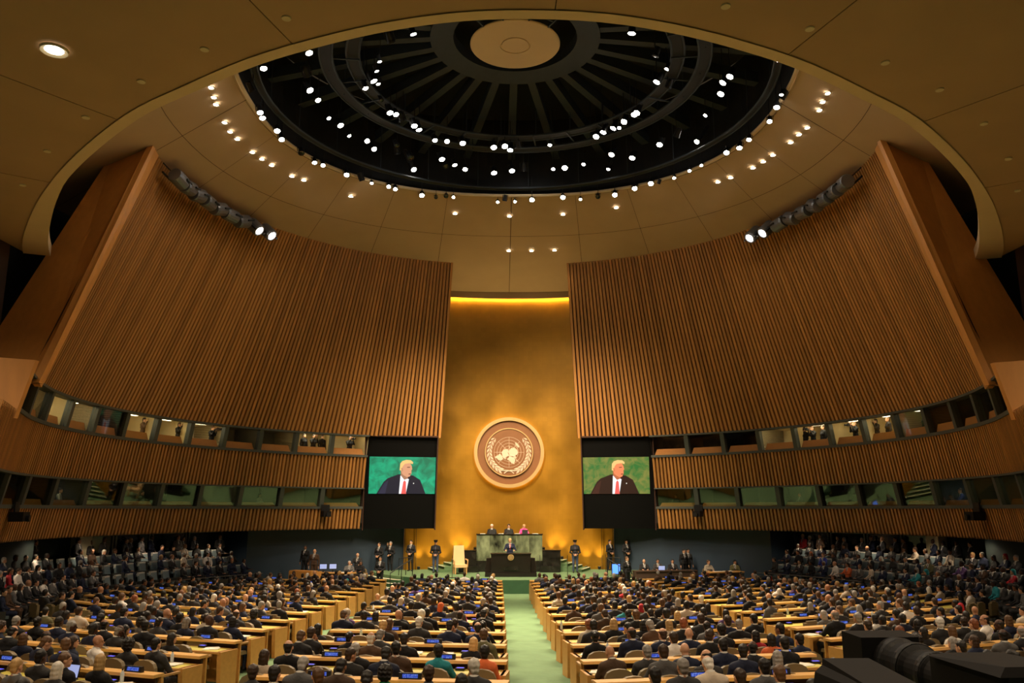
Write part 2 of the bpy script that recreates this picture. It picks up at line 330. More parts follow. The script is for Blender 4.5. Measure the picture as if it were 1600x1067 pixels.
# ---- interpreters' booths
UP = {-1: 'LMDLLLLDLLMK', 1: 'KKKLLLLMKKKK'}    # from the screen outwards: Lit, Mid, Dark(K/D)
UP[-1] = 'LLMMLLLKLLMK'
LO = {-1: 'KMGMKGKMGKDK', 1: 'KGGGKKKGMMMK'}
wn = 0
for s in (-1, 1):
    for lvl, (z0, z1, aend, states, n) in enumerate(((7.27, 8.33, 117, UP[s], 12), (4.35, 5.36, 125, LO[s], 12))):
        for i in range(n):
            wn += 1
            a, b = A_BOOTH + (rad(aend) - A_BOOTH) * i / n, A_BOOTH + (rad(aend) - A_BOOTH) * (i + 1) / n
            st = states[i]; lit = {'L': 'lit cream', 'M': 'dim cream', 'K': 'dark', 'D': 'dark', 'G': 'dim green'}[st]
            root = empty('window_%d' % wn, pol(s, (a + b) / 2, wall_r(z0), z0))
            tag(root, f'{lit} {"upper" if lvl == 0 else "lower"} booth window, {ORD[i]} from the {SIDE[s]} video screen', 'window', kind='structure')
            inv = root.location
            def P(an, R, z): return pol(s, an, R, z) - inv
            g = MB()   # leaning mullion
            w = 0.007
            g.hexa([P(b - w, wall_r(z0) - .06, z0), P(b + w, wall_r(z0) - .06, z0), P(b + w, wall_r(z0) + .2, z0), P(b - w, wall_r(z0) + .2, z0),
                    P(b - w, wall_r(z1) - .06, z1), P(b + w, wall_r(z1) - .06, z1), P(b + w, wall_r(z1) + .2, z1), P(b - w, wall_r(z1) + .2, z1)])
            g.build('mullion', 'booth_trim', root)
            g = MB()   # pane
            g.hexa([P(a + w, wall_r(z0) + .08, z0), P(b - w, wall_r(z0) + .08, z0), P(b - w, wall_r(z0) + .1, z0), P(a + w, wall_r(z0) + .1, z0),
                    P(a + w, wall_r(z1) + .08, z1), P(b - w, wall_r(z1) + .08, z1), P(b - w, wall_r(z1) + .1, z1), P(a + w, wall_r(z1) + .1, z1)])
            g.build('pane', 'glass_clear' if lvl == 0 else 'glass_green', root)
            g = MB(); h = 0.36 if lvl == 0 else 0.22; r0 = wall_r(z0) + .22   # wooden board behind the sill
            g.hexa([P(a + w, r0, z0), P(b - w, r0, z0), P(b - w, r0 + .1, z0), P(a + w, r0 + .1, z0), P(a + .016, r0, z0 + h), P(b - .016, r0, z0 + h), P(b - .016, r0 + .1, z0 + h), P(a + .016, r0 + .1, z0 + h)])
            g.build('sill_board', 'sill_wood', root)
            g = MB(); R0, R1 = wall_r(z0) + .2, wall_r(z0) + 2.3; zt = z1 + .12; zb = z0 - .58
            c = [P(a, R0 + .45, zb), P(b, R0 + .45, zb), P(b, R1, zb), P(a, R1, zb), P(a, R0 - .4, zt), P(b, R0 - .4, zt), P(b, R1, zt), P(a, R1, zt), P(a, R0 + .4, z0), P(b, R0 + .4, z0), P(a, R0 - .12, z0), P(b, R0 - .12, z0)]
            g.add(c, [(0, 1, 2, 3), (4, 5, 6, 7), (1, 2, 6, 5, 11, 9), (2, 3, 7, 6), (3, 0, 8, 10, 4, 7), (0, 1, 9, 8), (8, 9, 11, 10)])
            g.build('room', {'L': 'booth_lit', 'M': 'booth_dimmed', 'K': 'booth_unlit', 'D': 'booth_unlit', 'G': 'booth_green'}[st], root)
            if st in 'LM' or (st == 'G' and i % 2):
                g = MB(); m_ = (a + b) / 2; R = R0 + .30
                g.hexa([P(m_ - .03, R - .14, zt - .07), P(m_ + .03, R - .14, zt - .07), P(m_ + .03, R + .14, zt - .07), P(m_ - .03, R + .14, zt - .07),
                        P(m_ - .03, R - .14, zt - .01), P(m_ + .03, R - .14, zt - .01), P(m_ + .03, R + .14, zt - .01), P(m_ - .03, R + .14, zt - .01)])
                g.build('ceiling_lamp', 'booth_lamp' if st == 'L' else 'booth_lamp_dim', root)

downlight_q = []
# ---- gold backdrop, blue side walls, gallery back walls
g = MB(); g.grid(lambda u, v: pol(1, rad(-19.6 + 39.2 * u), 18.7, .6 + 17.6 * v), 48, 8)
tag(g.build('wall_gold', 'gold_leaf'), 'tall gold leaf backdrop wall behind the rostrum', 'wall', kind='structure')
for s in (-1, 1):
    g = MB(); g.grid(lambda u, v: pol(s, rad(19.6 + 28.4 * u), 18.8 + .3 * u, 3.4 * v), 20, 2)
    tag(g.build(f'wall_{SIDE[s]}_blue', 'blue_wall'), f'dark blue wall {SIDE[s]} of the stage under the screen', 'wall', kind='structure')
    g = MB(); g.grid(lambda u, v: pol(s, rad(48), 19.05 + 2.1 * u, 3.5 * v), 2, 2)
    tag(g.build(f'wall_{SIDE[s]}_return', 'blue_wall'), f'short dark blue return wall at the start of the {SIDE[s]} gallery', 'wall', kind='structure')
    g = MB(); g.grid(lambda u, v: pol(s, rad(48 + 78 * u), 21.0, 3.5 * v), 40, 2)
    tag(g.build(f'wall_{SIDE[s]}_gallery', 'dark_wall'), f'dark rear wall of the {SIDE[s]} side gallery', 'wall', kind='structure')
    g = MB(); g.grid(lambda u, v: pol(s, rad(28 + 98 * u), 17.9 + 3.3 * v, 3.12 + .15 * v), 40, 2)
    tag(g.build(f'ceiling_{SIDE[s]}_gallery', 'brown_wall'), f'low dark ceiling over the {SIDE[s]} gallery', 'ceiling', kind='structure')
    g = MB(); g.grid(lambda u, v: pol(s, rad(70 + 51 * u), 19.7, (8.6 if u < .3 else 0) + (20.8 - (8.6 if u < .3 else 0)) * v), 30, 2)
    tag(g.build(f'wall_{SIDE[s]}_void', 'dark_wall'), f'dark wall behind the end of the {SIDE[s]} slatted wall', 'wall', kind='structure')
    g = MB().box((s * 17.75, 12.5, 6.6), (.2, 31, 13.4))
    tag(g.build(f'wall_{SIDE[s]}_side', 'brown_wall'), f'dark side wall {SIDE[s]} of the seating', 'wall', kind='structure')
    for k in range(6):
        downlight_q.append((pol(s, rad(54 + 10.5 * k), 19.2, 3.13), f'small downlight under the {SIDE[s]} gallery ceiling, {ORD[k]} from the stage', f'downlights under the {SIDE[s]} gallery ceiling'))
    # glazed screens between the gallery and the lobby, with columns
    for k, an in enumerate((52, 58, 64, 70)):
        root = empty('window_%d' % (60 + k + (s > 0) * 10), pol(s, rad(an), 20.9, 1.0), s * -rad(an))
        tag(root, f'dark lobby window in the {SIDE[s]} gallery, {ORD[k]} from the stage', 'window', kind='structure')
        MB().box((0, 0, 1.0), (1.9, .04, 1.9)).build('pane', 'dark_glass', root)
        fr = MB(); fr.box((-1.0, -.03, 1.0), (.08, .1, 2.0)); fr.box((1.0, -.03, 1.0), (.08, .1, 2.0)); fr.box((0, -.03, 2.0), (2.08, .1, .08)); fr.box((0, -.03, 0), (2.08, .1, .08))
        fr.build('frame', 'grey_metal', root)
    for k, an in enumerate((73.5, 86.5, 100)):
        g = MB().box((0, 0, 1.55), (.75, .5, 3.1)).box((0, 0, .1), (.85, .6, .2))
        o = g.build('column', 'column', None, pol(s, rad(an), 20.5), -s * rad(an))
        tag(o, f'square pale column in the {SIDE[s]} gallery, {ORD[k]} from the stage', 'column', 'gallery columns', 'structure')

# ---- dished ceiling around the dome opening
def opening(t):
    n = 2.3; sx, cx = math.sin(t), math.cos(t)
    return (10.8 * math.copysign(abs(sx) ** (2 / n), sx), 31.2 + 10.4 * math.copysign(abs(cx) ** (2 / n), cx))
def dish(t, s, up=0.0):
    x1, y1 = opening(t); x0, y0 = 18.7 * math.sin(t), CEN + 18.7 * math.cos(t)
    rr = math.hypot(x1, y1 - CEN); z1 = 20.47 - 1.77 / ((15 - rr) / (18.7 - rr))
    return Vector((x1 + (x0 - x1) * s, y1 + (y0 - y1) * s, 20.47 + (z1 - 20.47) * s + up))
g = MB(); g.grid(lambda u, v: dish(2 * math.pi * u, v * 1.1, .04), 96, 6)
dish_root = tag(g.build('ceiling', 'seam'), 'dished plaster ceiling around the dark dome opening', 'ceiling', kind='structure')
NS = 24
for k in range(NS):
    for j, (s0, s1) in enumerate(((0.0, .36), (.363, 1.1))):
        g = MB(); t0, t1 = 2 * math.pi * k / NS + .0008, 2 * math.pi * (k + 1) / NS - .0008
        g.grid(lambda u, v: dish(t0 + (t1 - t0) * u, s0 + (s1 - s0) * v), 4, 3)
        g.build('ceiling_panel', 'plaster', dish_root, smooth=True)
g = MB().tube([dish(2 * math.pi * i / 96, -.004, -.05) for i in range(96)], .09, 8, True)
tag(g.build('trim_40', 'plaster_rim', smooth=True), 'pale rounded rim of the dome opening', 'trim', kind='structure')

# ---- lower ceiling over the seats with its curved front edge
LIP = [(-17.7, 29.0), (-16.9, 27.5), (-15.4, 25.2), (-13.8, 23.0), (-11.7, 20.5), (-9.2, 18.0), (-7.5, 16.75), (-5.7, 15.55), (-4.2, 14.8), (-2.8, 14.25), (-1.4, 13.9)]
LIP = LIP + [(0, 13.8)] + [(-x, y) for x, y in reversed(LIP)]
def lip_y(x):
    for (x0, y0), (x1, y1) in zip(LIP, LIP[1:]):
        if x0 <= x <= x1:
            i = LIP.index((x0, y0)); t = (x - x0) / (x1 - x0); h = x1 - x0
            m = [0 if not 0 < j < len(LIP) - 1 else (LIP[j + 1][1] - LIP[j - 1][1]) / (LIP[j + 1][0] - LIP[j - 1][0]) for j in (i, i + 1)]
            if i == 0: m[0] = (y1 - y0) / h
            if i == len(LIP) - 2: m[1] = (y1 - y0) / h
            return (2 * t ** 3 - 3 * t * t + 1) * y0 + (t ** 3 - 2 * t * t + t) * h * m[0] + (3 * t * t - 2 * t ** 3) * y1 + (t ** 3 - t * t) * h * m[1]
g = MB(); pts = [(x, lip_y(x) - .1) for x in np.linspace(-17.6, 17.6, 61)]
g.slab(pts + [(17.6, -3), (-17.6, -3)], 13.24, 13.5)
low = tag(g.build('ceiling_front', 'seam'), 'lower plaster ceiling over the seats with a curved front edge', 'ceiling', kind='structure')
BR = [-17.6, -13.2, -9.6, -4.7, 0.4, 5.2, 9.4, 13.2, 17.6]
def outer(x): # where the joint starting at lip x reaches the rear
    y = lip_y(x); d = Vector((x, y - 31)).normalized(); tt = min((-3 - y) / d.y if d.y < -1e-3 else 1e9, (17.6 - abs(x)) / abs(d.x) if abs(d.x) > 1e-3 else 1e9)
    return (x + d.x * tt, y + d.y * tt)
for a, b in zip(BR, BR[1:]):
    a, b = a + .012, b - .012; top = [(x, lip_y(x)) for x in np.linspace(a, b, 16)]; qa, qb = outer(a), outer(b)
    rear = [qb]
    if abs(qb[0]) > 17.5 and qa[1] < -2.9: rear.append((17.6, -3))
    if abs(qa[0]) > 17.5 and qb[1] < -2.9: rear.append((-17.6, -3))
    rear.append(qa)
    MB().slab(top + rear, 13.2, 13.23).build('ceiling_panel', 'plaster_low', low)
rim = MB(); nx = 80
def lipstrip(u, v):
    x = -17.6 + 35.2 * u; y = lip_y(x); y2 = (lip_y(min(17.6, x + .2)) - lip_y(max(-17.6, x - .2))) / (min(17.6, x + .2) - max(-17.6, x - .2))
    n = Vector((-y2, 1)).normalized(); w = .26 + .55 * max(0, (abs(x) - 13) / 4.6); k = [(-.05, 13.17), (w, 13.19), (w, 13.6), (-.05, 13.6)][int(round(v * 3))]
    return (x + n.x * k[0], y + n.y * k[0], k[1])
rim.grid(lipstrip, nx, 3)
tag(rim.build('trim_41', 'plaster_rim'), 'pale curved edge strip of the lower ceiling', 'trim', kind='structure')
plates = [(-3.2, 13.3), (-6.5, 15.2), (-8.3, 16.5), (-10.3, 18.2), (-12.2, 20.1), (-14.1, 22.4), (-4.6, 14.1), (1.7, 13.2), (3.5, 13.6), (5.3, 14.3), (7.3, 15.5), (9.0, 16.6), (10.9, 18.2), (12.7, 20.2), (14.3, 22.4)]
plate_me = MB().lathe([(0, -.03), (.085, -.03), (.09, -.015), (.09, 0)], 16).mesh('ceiling_plate', 'cream_paint')
for k, (x, y) in enumerate(sorted(plates)):
    tag(place('ceiling_plate', plate_me, None, (x, y, 13.2)), f'small round unlit ceiling plate near the curved edge, {ORD[k]} from the left', 'ceiling plate', 'unlit plates in the lower ceiling')

# ---- dome above the opening
DC = Vector((0, 31.2, 0))
def ring(R, a, z): return Vector((R * math.sin(a), 31.2 + R * math.cos(a), z))
g = MB(); g.grid(lambda u, v: Vector((*[DC[i] + (opening(2 * math.pi * u)[i] - DC[i]) * (1.012 + .04 * v) for i in (0, 1)], 20.4 + 4.6 * v)), 72, 2)
g.grid(lambda u, v: ring(11.6 * v + .01, 2 * math.pi * u, 25.0), 48, 2)
dome = tag(g.build('dome', 'dome_black'), 'black round dome with radial ribs and lighting rings', 'dome', kind='structure')
rib_me = MB().hexa([(-.17, 3.2, 23.2), (.17, 3.2, 23.2), (.20, 11.0, 22.6), (-.20, 11.0, 22.6), (-.17, 3.2, 23.7), (.17, 3.2, 23.7), (.20, 11.0, 23.1), (-.20, 11.0, 23.1)]).mesh('rib', 'dome_grey')
for k in range(28):
    o = place('rib', rib_me, dome, (0, 31.2, 0), 2 * math.pi * k / 28)
g = MB().lathe([(2.55, 23.2), (3.5, 23.1), (3.5, 23.6), (2.55, 23.7), (2.55, 23.2)], 48, (0, 31.2, 0)); g.build('collar', 'dome_grey', dome, smooth=False)
g = MB().lathe([(0, 22.93), (.55, 22.93), (.56, 22.97), (.62, 22.97), (.63, 22.93), (1.80, 22.93), (1.85, 22.95), (1.85, 22.99), (0, 23.0)], 48, (0, 31.2, 0))
g.build('ceiling_disc', 'beige_disc', dome)
for an in (150, -150):
    g = MB()
    for o in (-.45, .45): g.box((o, 3.1, 22.98), (.06, 2.8, .08))
    for y in (2.2, 3.1, 4.0): g.box((0, y, 22.98), (.9, .05, .06))
    g.build('disc_bracket', 'dome_grey', dome, (0, 31.2, 0), rad(an))
for r0, r1, z in ((7.35, 7.85, 21.75), (6.3, 6.8, 21.9), (10.1, 10.35, 20.75)):
    g = MB().lathe([(r0, z), (r1, z), (r1, z + .08), (r0, z + .08), (r0, z)], 72, (0, 31.2, 0)); w = g.build('catwalk', 'dome_black', dome)
    for r in (r0, r1):
        MB().tube([ring(r, 2 * math.pi * i / 72, z) for i in range(72)], .045, 6, True).build('rail', 'dome_grey', w)
bar_me = MB().box((0, 6.55 + .525, 21.85), (.06, 1.6, .05)).mesh('crossbar', 'dome_grey')
for k in range(24): place('crossbar', bar_me, dome, (0, 31.2, 0), 2 * math.pi * (k + .4) / 24)
pipe_me = MB().cyl((0, 0, 0), (0, 0, 2.2), .022, n=6).mesh('hanger_pipe', 'dome_grey')
for k in range(48):
    place('hanger_pipe', pipe_me, dome, ring((7.6, 10.2, 6.5)[k % 3], rad(-120 + 5 * k), (21.7, 20.8, 21.9)[k % 3]))

# ---- theatre lamps on the three lighting rings: (angle, radius)
RIM = [(-108, 9.8), (-98, 10.3), (-88, 10.4), (-85, 10.5), (-77, 10.5), (-73, 10.7), (-65, 10.7), (-60, 10.7), (-57, 10.7), (-49, 10.7), (-44, 10.7), (-41, 10.7), (-36, 10.6), (-34, 10.6), (-26, 10.6), (-22, 10.5), (-19, 10.5), (-17, 10.4), (-4, 10.4), (-2, 10.3), (1, 10.4), (112, 10.2), (97, 10.5), (95, 10.6), (91, 10.6), (85, 10.7), (75, 10.7), (71, 10.7), (66, 10.7), (57, 10.7), (53, 10.7), (48, 10.7), (43, 10.7), (41, 10.6), (36, 10.6), (30, 10.6), (25, 10.6), (20, 10.5), (15, 10.4), (6, 10.3)]
MID = [(-107, 8.2), (-95, 8.3), (-86, 8.5), (-81, 8.4), (-70, 8.7), (-64, 8.7), (-59, 8.8), (-52, 8.7), (-48, 8.9), (-43, 8.1), (-40, 8.7), (-35, 8.7), (-30, 10.0), (-26, 7.9), (-20, 8.4), (-22, 8.9), (-16, 8.6), (0, 8.6), (-6, 8.8), (96, 8.6), (93, 8.4), (86, 8.6), (73, 8.8), (59, 10.1), (59, 8.8), (52, 8.8), (41, 8.9), (36, 8.2), (30, 9.8), (25, 8.4), (18, 8.6), (14, 8.6), (4, 8.8)]
INN = [(-130, 5.0), (-119, 5.4), (-104, 5.5), (-95, 5.6), (-88, 5.8), (-84, 5.7), (-82, 6.3), (-70, 6.1), (-62, 6.2), (-58, 6.2), (-52, 6.4), (-47, 6.2), (-43, 6.4), (-33, 6.8), (-28, 6.7), (-22, 6.4), (-8, 6.6), (-3.5, 6.3), (-1, 6.7), (2.5, 6.5), (128, 5.4), (108, 5.7), (98, 6.1), (90, 5.8), (85, 6.4), (63, 6.1), (59, 6.3), (52, 6.4), (48.5, 6.5), (45.5, 6.5), (41, 6.4), (36, 6.7), (16, 6.5)]
can = MB().lathe([(0, .42), (.10, .42), (.13, .34), (.14, .10), (.165, .02), (.165, -.03), (.14, -.03), (.14, .0)], 14)
can_me = can.mesh('can', 'black_metal'); lens_me = MB().lathe([(.137, -.015), (.09, -.03), (.001, -.035)], 14).mesh('lens', 'lens_white')
lens_off = MB().lathe([(.137, -.015), (.09, -.03), (.001, -.035)], 14).mesh('lens', 'dark_glass')
yk = MB().box((-.19, 0, .22), (.02, .05, .36)).box((.19, 0, .22), (.02, .05, .36)).box((0, 0, .40), (.40, .05, .02)); yk_me = yk.mesh('yoke', 'black_metal')
hp_me = MB().cyl((0, 0, 0), (0, 0, 1), .02, n=6).mesh('hanger', 'black_metal')
long_me = MB().lathe([(0, 1.5), (.12, 1.5), (.12, .05), (.165, .02), (.165, -.03), (.14, -.03), (.14, 0)], 12).mesh('can', 'grey_metal')
OFF = {'rim': {6, 15, 16, 19, 36}, 'mid': {9, 15, 11}, 'inner': {7, 21}}
def lamp_spot(parent, energy, ang, blend=.7, size=.15):
    L = bpy.data.lights.new('lamp_light', 'SPOT'); L.energy = energy; L.spot_size = rad(ang); L.spot_blend = blend; L.shadow_soft_size = size; L.color = LAMP_COL
    o = bpy.data.objects.new('lamp_light', L); col.objects.link(o); o.parent = parent; o.location = (0, 0, -.14)
for nm, lst, z in (('rim', RIM, 20.15), ('mid', MID, 21.1), ('inner', INN, 21.45)):
    order = sorted(range(len(lst)), key=lambda i: lst[i][0])
    for rank, i in enumerate(order):
        a, R = lst[i]; p = ring(R, rad(a), z + random.uniform(-.1, .1))
        root = empty('spotlight', p); off = i in OFF[nm]
        aim = Vector((-p.x * .35 + random.uniform(-3, 3), 30 - (p.y - 31) * .2 + random.uniform(-5, 5), 1)) if nm != 'rim' else Vector((p.x * .55, 26 + random.uniform(-3, 3), 1))
        if (rank // 3) % 3 == 0 and rank % 3 == 1: aim = Vector((random.uniform(-4, 4), 49.0, random.uniform(.5, 3.5)))
        q = (p - aim).to_track_quat('Z', 'Y'); root.rotation_mode = 'QUATERNION'; root.rotation_quaternion = q
        sc = random.choice((1.0, 1.0, .85, .62)) * (1.0 if nm != 'rim' else .88)
        root.scale = (sc, sc, sc)
        place('can', long_me if R in (10.0, 10.1, 9.8) and nm == 'mid' else can_me, root); place('lens', lens_off if off else lens_me, root); place('yoke', yk_me, root)
        h = place('hanger', hp_me, root); h.matrix_local = q.to_matrix().to_4x4().inverted() @ Matrix.Translation((0, 0, .2)) @ Matrix.Diagonal((1, 1, 1.3, 1))
        w = {'rim': "dome opening's edge", 'mid': "dome's middle ring", 'inner': "dome's inner ring"}[nm]
        c = (rank, 'left') if rank < len(order) / 2 else (len(order) - 1 - rank, 'right')
        tag(root, f"{'unlit' if off else 'lit'} black theatre lamp on the {w}, {ORD[c[0]]} from the {c[1]}", 'spotlight', f'theatre lamps on the {w}')
        if not off and rank % 3 == 1: lamp_spot(root, SPOT_W, 54)

# ---- small downlights set in the dished ceiling: (angle, distance from the rim)
DL = [(-1.719, .125), (-1.662, .133), (-1.623, .142), (-1.532, .158), (-1.475, .167), (-1.418, .167), (-1.305, .167), (-1.239, .167), (-1.174, .167), (-1.047, .167), (-.982, .158), (-.72, .158), (-.218, .167), (-.004, .175), (-.004, .5), (.074, .5), (.161, .5), (.201, .167), (.445, .15), (.977, .15), (1.047, .158), (1.178, .167), (1.244, .167), (1.309, .167), (1.427, .175), (1.488, .175), (1.54, .183), (1.636, .175), (1.684, .167), (1.741, .167), (1.854, .142), (1.915, .133)]
dl_rim = MB().lathe([(.10, -.01), (.15, -.03), (.16, 0)], 16).mesh('bezel', 'cream_paint'); dl_len = MB().lathe([(.105, -.012), (.06, -.02), (.001, -.022)], 16).mesh('lens', 'down_white')
def downlight(p, label, grp, sc=1.0, watt=0):
    root = empty('downlight', p); root.scale = (sc, sc, sc); place('bezel', dl_rim, root); place('lens', dl_len, root)
    tag(root, label, 'downlight', grp)
    if watt: lamp_spot(root, watt, 150, .9, .1)
for k, (t, s) in enumerate(DL):
    downlight(dish(t, s, -.02), f"lit downlight in the dished ceiling's {'outer' if s > .4 else 'inner'} row, {ORD2[k]} clockwise", 'downlights in the dished ceiling', 1.0, DOWN_W if k % 4 == 0 else 0)
downlight(Vector((-9.5, 15.25, 13.19)), 'large single lit downlight in the lower ceiling at top left', 'downlights in the lower ceiling', 1.7, HOUSE_W)
for k, (x, y) in enumerate(((9.5, 10.5), (-9.5, 6.0), (9.5, 4.0), (0, 8.0), (0, 1.5), (-15.9, 18.6), (15.9, 18.6))):  # unseen lamps added to brighten the wooden wall ends and the audience
    downlight(Vector((x, y, 13.19)), f'unseen house downlight added in the lower ceiling above the seats, {ORD[k]}', 'downlights in the lower ceiling', 1.7, HOUSE_W)

for p, lb, gr in downlight_q: downlight(p, lb, gr, .7, 60)

# ---- lamps clustered on top of the slatted walls
drum_me = MB().lathe([(0, .40), (.24, .40), (.27, .30), (.27, -.30), (.24, -.34), (.20, -.34), (.20, -.2), (0, -.2)], 16).mesh('drum', 'drum_grey')
arm_me = MB().box((0, .0, -.02), (.62, .06, .04)).box((.31, 0, -.2), (.03, .06, .4)).box((-.31, 0, -.2), (.03, .06, .4)).mesh('bracket', 'black_metal')
for s in (-1, 1):
    pipe = MB().tube([pol(s, rad(57 + 35 * i / 14), 14.75, 18.05) for i in range(15)], .05, 6); pipe.tube([pol(s, rad(57 + 35 * i / 14), 14.75, 18.45) for i in range(15)], .03, 6)
    tag(pipe.build('lamp_pipe', 'black_metal'), f'curved black pipe along the top of the {SIDE[s]} slatted wall', 'pipe')
    for k in range(9):
        an = rad(60 + 3.6 * k); p = pol(s, an, 14.35, 18.05); root = empty('drum_lamp', p)
        q = (Vector((0, 0, .8)) + (p - Vector((0, 34, 18))).normalized() * -.2 + pol(s, an + .1, 1) - pol(s, an, 1)).to_track_quat('Z', 'Y')
        root.rotation_mode = 'QUATERNION'; root.rotation_quaternion = (Vector((0, 36, 6)) - p).to_track_quat('-Z', 'Y') if k < 2 else (pol(s, an + .02, 14.35, 18.05) - pol(s, an - .02, 14.35, 18.05) + Vector((random.uniform(-.12, .12), random.uniform(-.12, .12), random.uniform(-.22, .1)))).to_track_quat('Z', 'Y')
        root.scale = (1.2, 1.2, 1.05); place('drum', drum_me, root); place('bracket', arm_me, root)
        if k < 2: o = place('lens', lens_me, root, (0, 0, -.32), 0, (1, 1, 1))
        tag(root, f'black drum lamp on top of the {SIDE[s]} slatted wall, {ORD[k]} from the stage', 'lamp', f'drum lamps on the {SIDE[s]} wall')

# ---- cove light above the gold, uplights at its foot
g = MB(); g.grid(lambda u, v: pol(1, rad(-14 + 28 * u), 18.22 + .05 * int(round(v)), 17.42 + .5 * int(round(v))), 24, 1)
tag(g.build('trim_42', 'plaster'), 'plaster lip hiding the cove light above the gold backdrop', 'trim', kind='structure')
g = MB(); g.grid(lambda u, v: pol(1, rad(-13 + 26 * u), 18.34, 17.50 + .08 * v), 24, 1)
tag(g.build('cove_light', 'cove_glow'), 'thin glowing cove light along the top of the gold backdrop', 'light')
UPL = [(-17, .7), (-14.5, .7), (-12.2, .7), (-10, 1.25), (-8, 1.25), (8, 1.25), (10, 1.25), (12.2, .7), (14.5, .7), (17, .7)]
for k, (an, z) in enumerate(UPL):
    root = empty('uplight', pol(1, rad(an), 18.35, z)); MB().lathe([(.06, 0), (.09, .02), (.09, .16), (.075, .18)], 12).build('housing', 'black_metal', root)
    MB().lathe([(.075, .15), (.001, .15)], 12).build('lens', 'uplight_glow', root)
    L = bpy.data.lights.new('lamp_light', 'SPOT'); L.energy = 380; L.spot_size = rad(70); L.spot_blend = 1; L.color = (1, .72, .28); L.shadow_soft_size = .05
    o = bpy.data.objects.new('lamp_light', L); col.objects.link(o); o.parent = root; o.location = (0, 0, .2); o.rotation_euler = (math.pi * .97, 0, 0)
    tag(root, f'small uplight at the foot of the gold backdrop, {ORD[k]} from the left', 'uplight', 'uplights below the gold wall')

# ================================================================== EMBLEM
em = empty('wall_emblem', (0, 52.12, 7.66))
tag(em, 'round bronze world map emblem with laurel branches on the gold backdrop', 'emblem')
def ann(r0, r1, y0, y1, n=64):
    return MB().lathe([(r0, -y1), (r0, -y0), (r1, -y0), (r1, -y1), (r0, -y1)], n, axis='Y')   # axis: along -y
ann(1.96, 2.17, -.30, -.10).build('rim', 'emblem_rim', em)
MB().lathe([(0, .16), (1.97, .16), (1.97, .02)], 64, axis='Y').build('backing_disc', 'bronze', em)
MB().lathe([(0, .24), (1.44, .24), (1.47, .16)], 64, axis='Y').build('map_disc', 'bronze', em)
ann(1.44, 1.50, -.29, -.16).build('inner_rim', 'emblem_rim', em)
ann(2.06, 2.10, -.11, .04).build('halo_light', 'halo_glow', em)
for r in (.2, .38, .56, .74, .93):
    MB().tube([(r * math.cos(2 * math.pi * i / 48), -.25, r * math.sin(2 * math.pi * i / 48)) for i in range(48)], .010, 4, True).build('latitude_ring', 'emblem_pale', em)
for k in range(4):
    a = math.pi * k / 4; MB().cyl((.93 * math.cos(a), -.25, .93 * math.sin(a)), (-.93 * math.cos(a), -.25, -.93 * math.sin(a)), .012, n=4).build('meridian', 'emblem_pale', em)
Q = 2.15 / 420
LAND = [[(455, 512), (480, 480), (520, 470), (545, 490), (530, 520), (545, 545), (512, 568), (502, 600), (470, 562), (460, 530)],
        [(370, 568), (415, 545), (435, 528), (465, 560), (470, 605), (440, 612), (400, 585)],
        [(540, 492), (575, 460), (622, 458), (647, 490), (652, 530), (622, 548), (642, 592), (612, 575), (560, 562), (545, 530)],
        [(523, 600), (550, 558), (602, 560), (622, 602), (610, 648), (575, 640), (555, 612)],
        [(612, 390), (640, 393), (672, 445), (655, 452), (625, 415)], [(548, 440), (560, 448), (556, 462), (545, 458)], [(632, 596), (648, 600), (645, 615), (634, 612)]]
rl = random.Random(3)
for p in LAND:
    p = [(a[0] + (b[0] - a[0]) * t + rl.uniform(-4, 4), a[1] + (b[1] - a[1]) * t + rl.uniform(-4, 4)) for a, b in zip(p, p[1:] + p[:1]) for t in (0, .33, .67)]
    MB().prism([((x - 547) * Q, (510 - y) * Q) for x, y in p], -.275, -.23).build('land_mass', 'emblem_pale', em)
leaf_me = MB().add([(0, 0, -.15), (.055, -.015, -.02), (0, -.03, .17), (-.055, -.015, -.02), (0, -.035, -.02)], [(0, 1, 4), (1, 2, 4), (2, 3, 4), (3, 0, 4), (3, 2, 1, 0)]).mesh('laurel_leaf', 'emblem_pale')
for s in (-1, 1):
    st = [(s * 1.22 * math.sin(rad(a)), -.25, -1.22 * math.cos(rad(a))) for a in range(8, 132, 6)]
    MB().tube(st, .012, 4).build('laurel_stem', 'emblem_pale', em)
    for k in range(10):
        a = rad(22 + k * 11.5)
        for w in (-1, 1):
            o = place('laurel_leaf', leaf_me, em); R = 1.22 + w * .09; sc = 1.28 - .035 * k
            th = a + .06; tang = math.atan2(math.sin(th), math.cos(th))
            o.matrix_local = Matrix.Translation((s * R * math.sin(th), -.245, -R * math.cos(th))) @ Matrix.Rotation(s * (math.pi / 2 - th) + s * w * -.42, 4, 'Y') @ Matrix.Diagonal((sc, 1, sc, 1))
    MB().tube([(s * -.30, -.25, -1.30), (s * -.14, -.26, -1.17), (s * .1, -.26, -1.12), (s * .5, -.25, -1.12)], .035, 6).build('ribbon', 'emblem_pale', em)

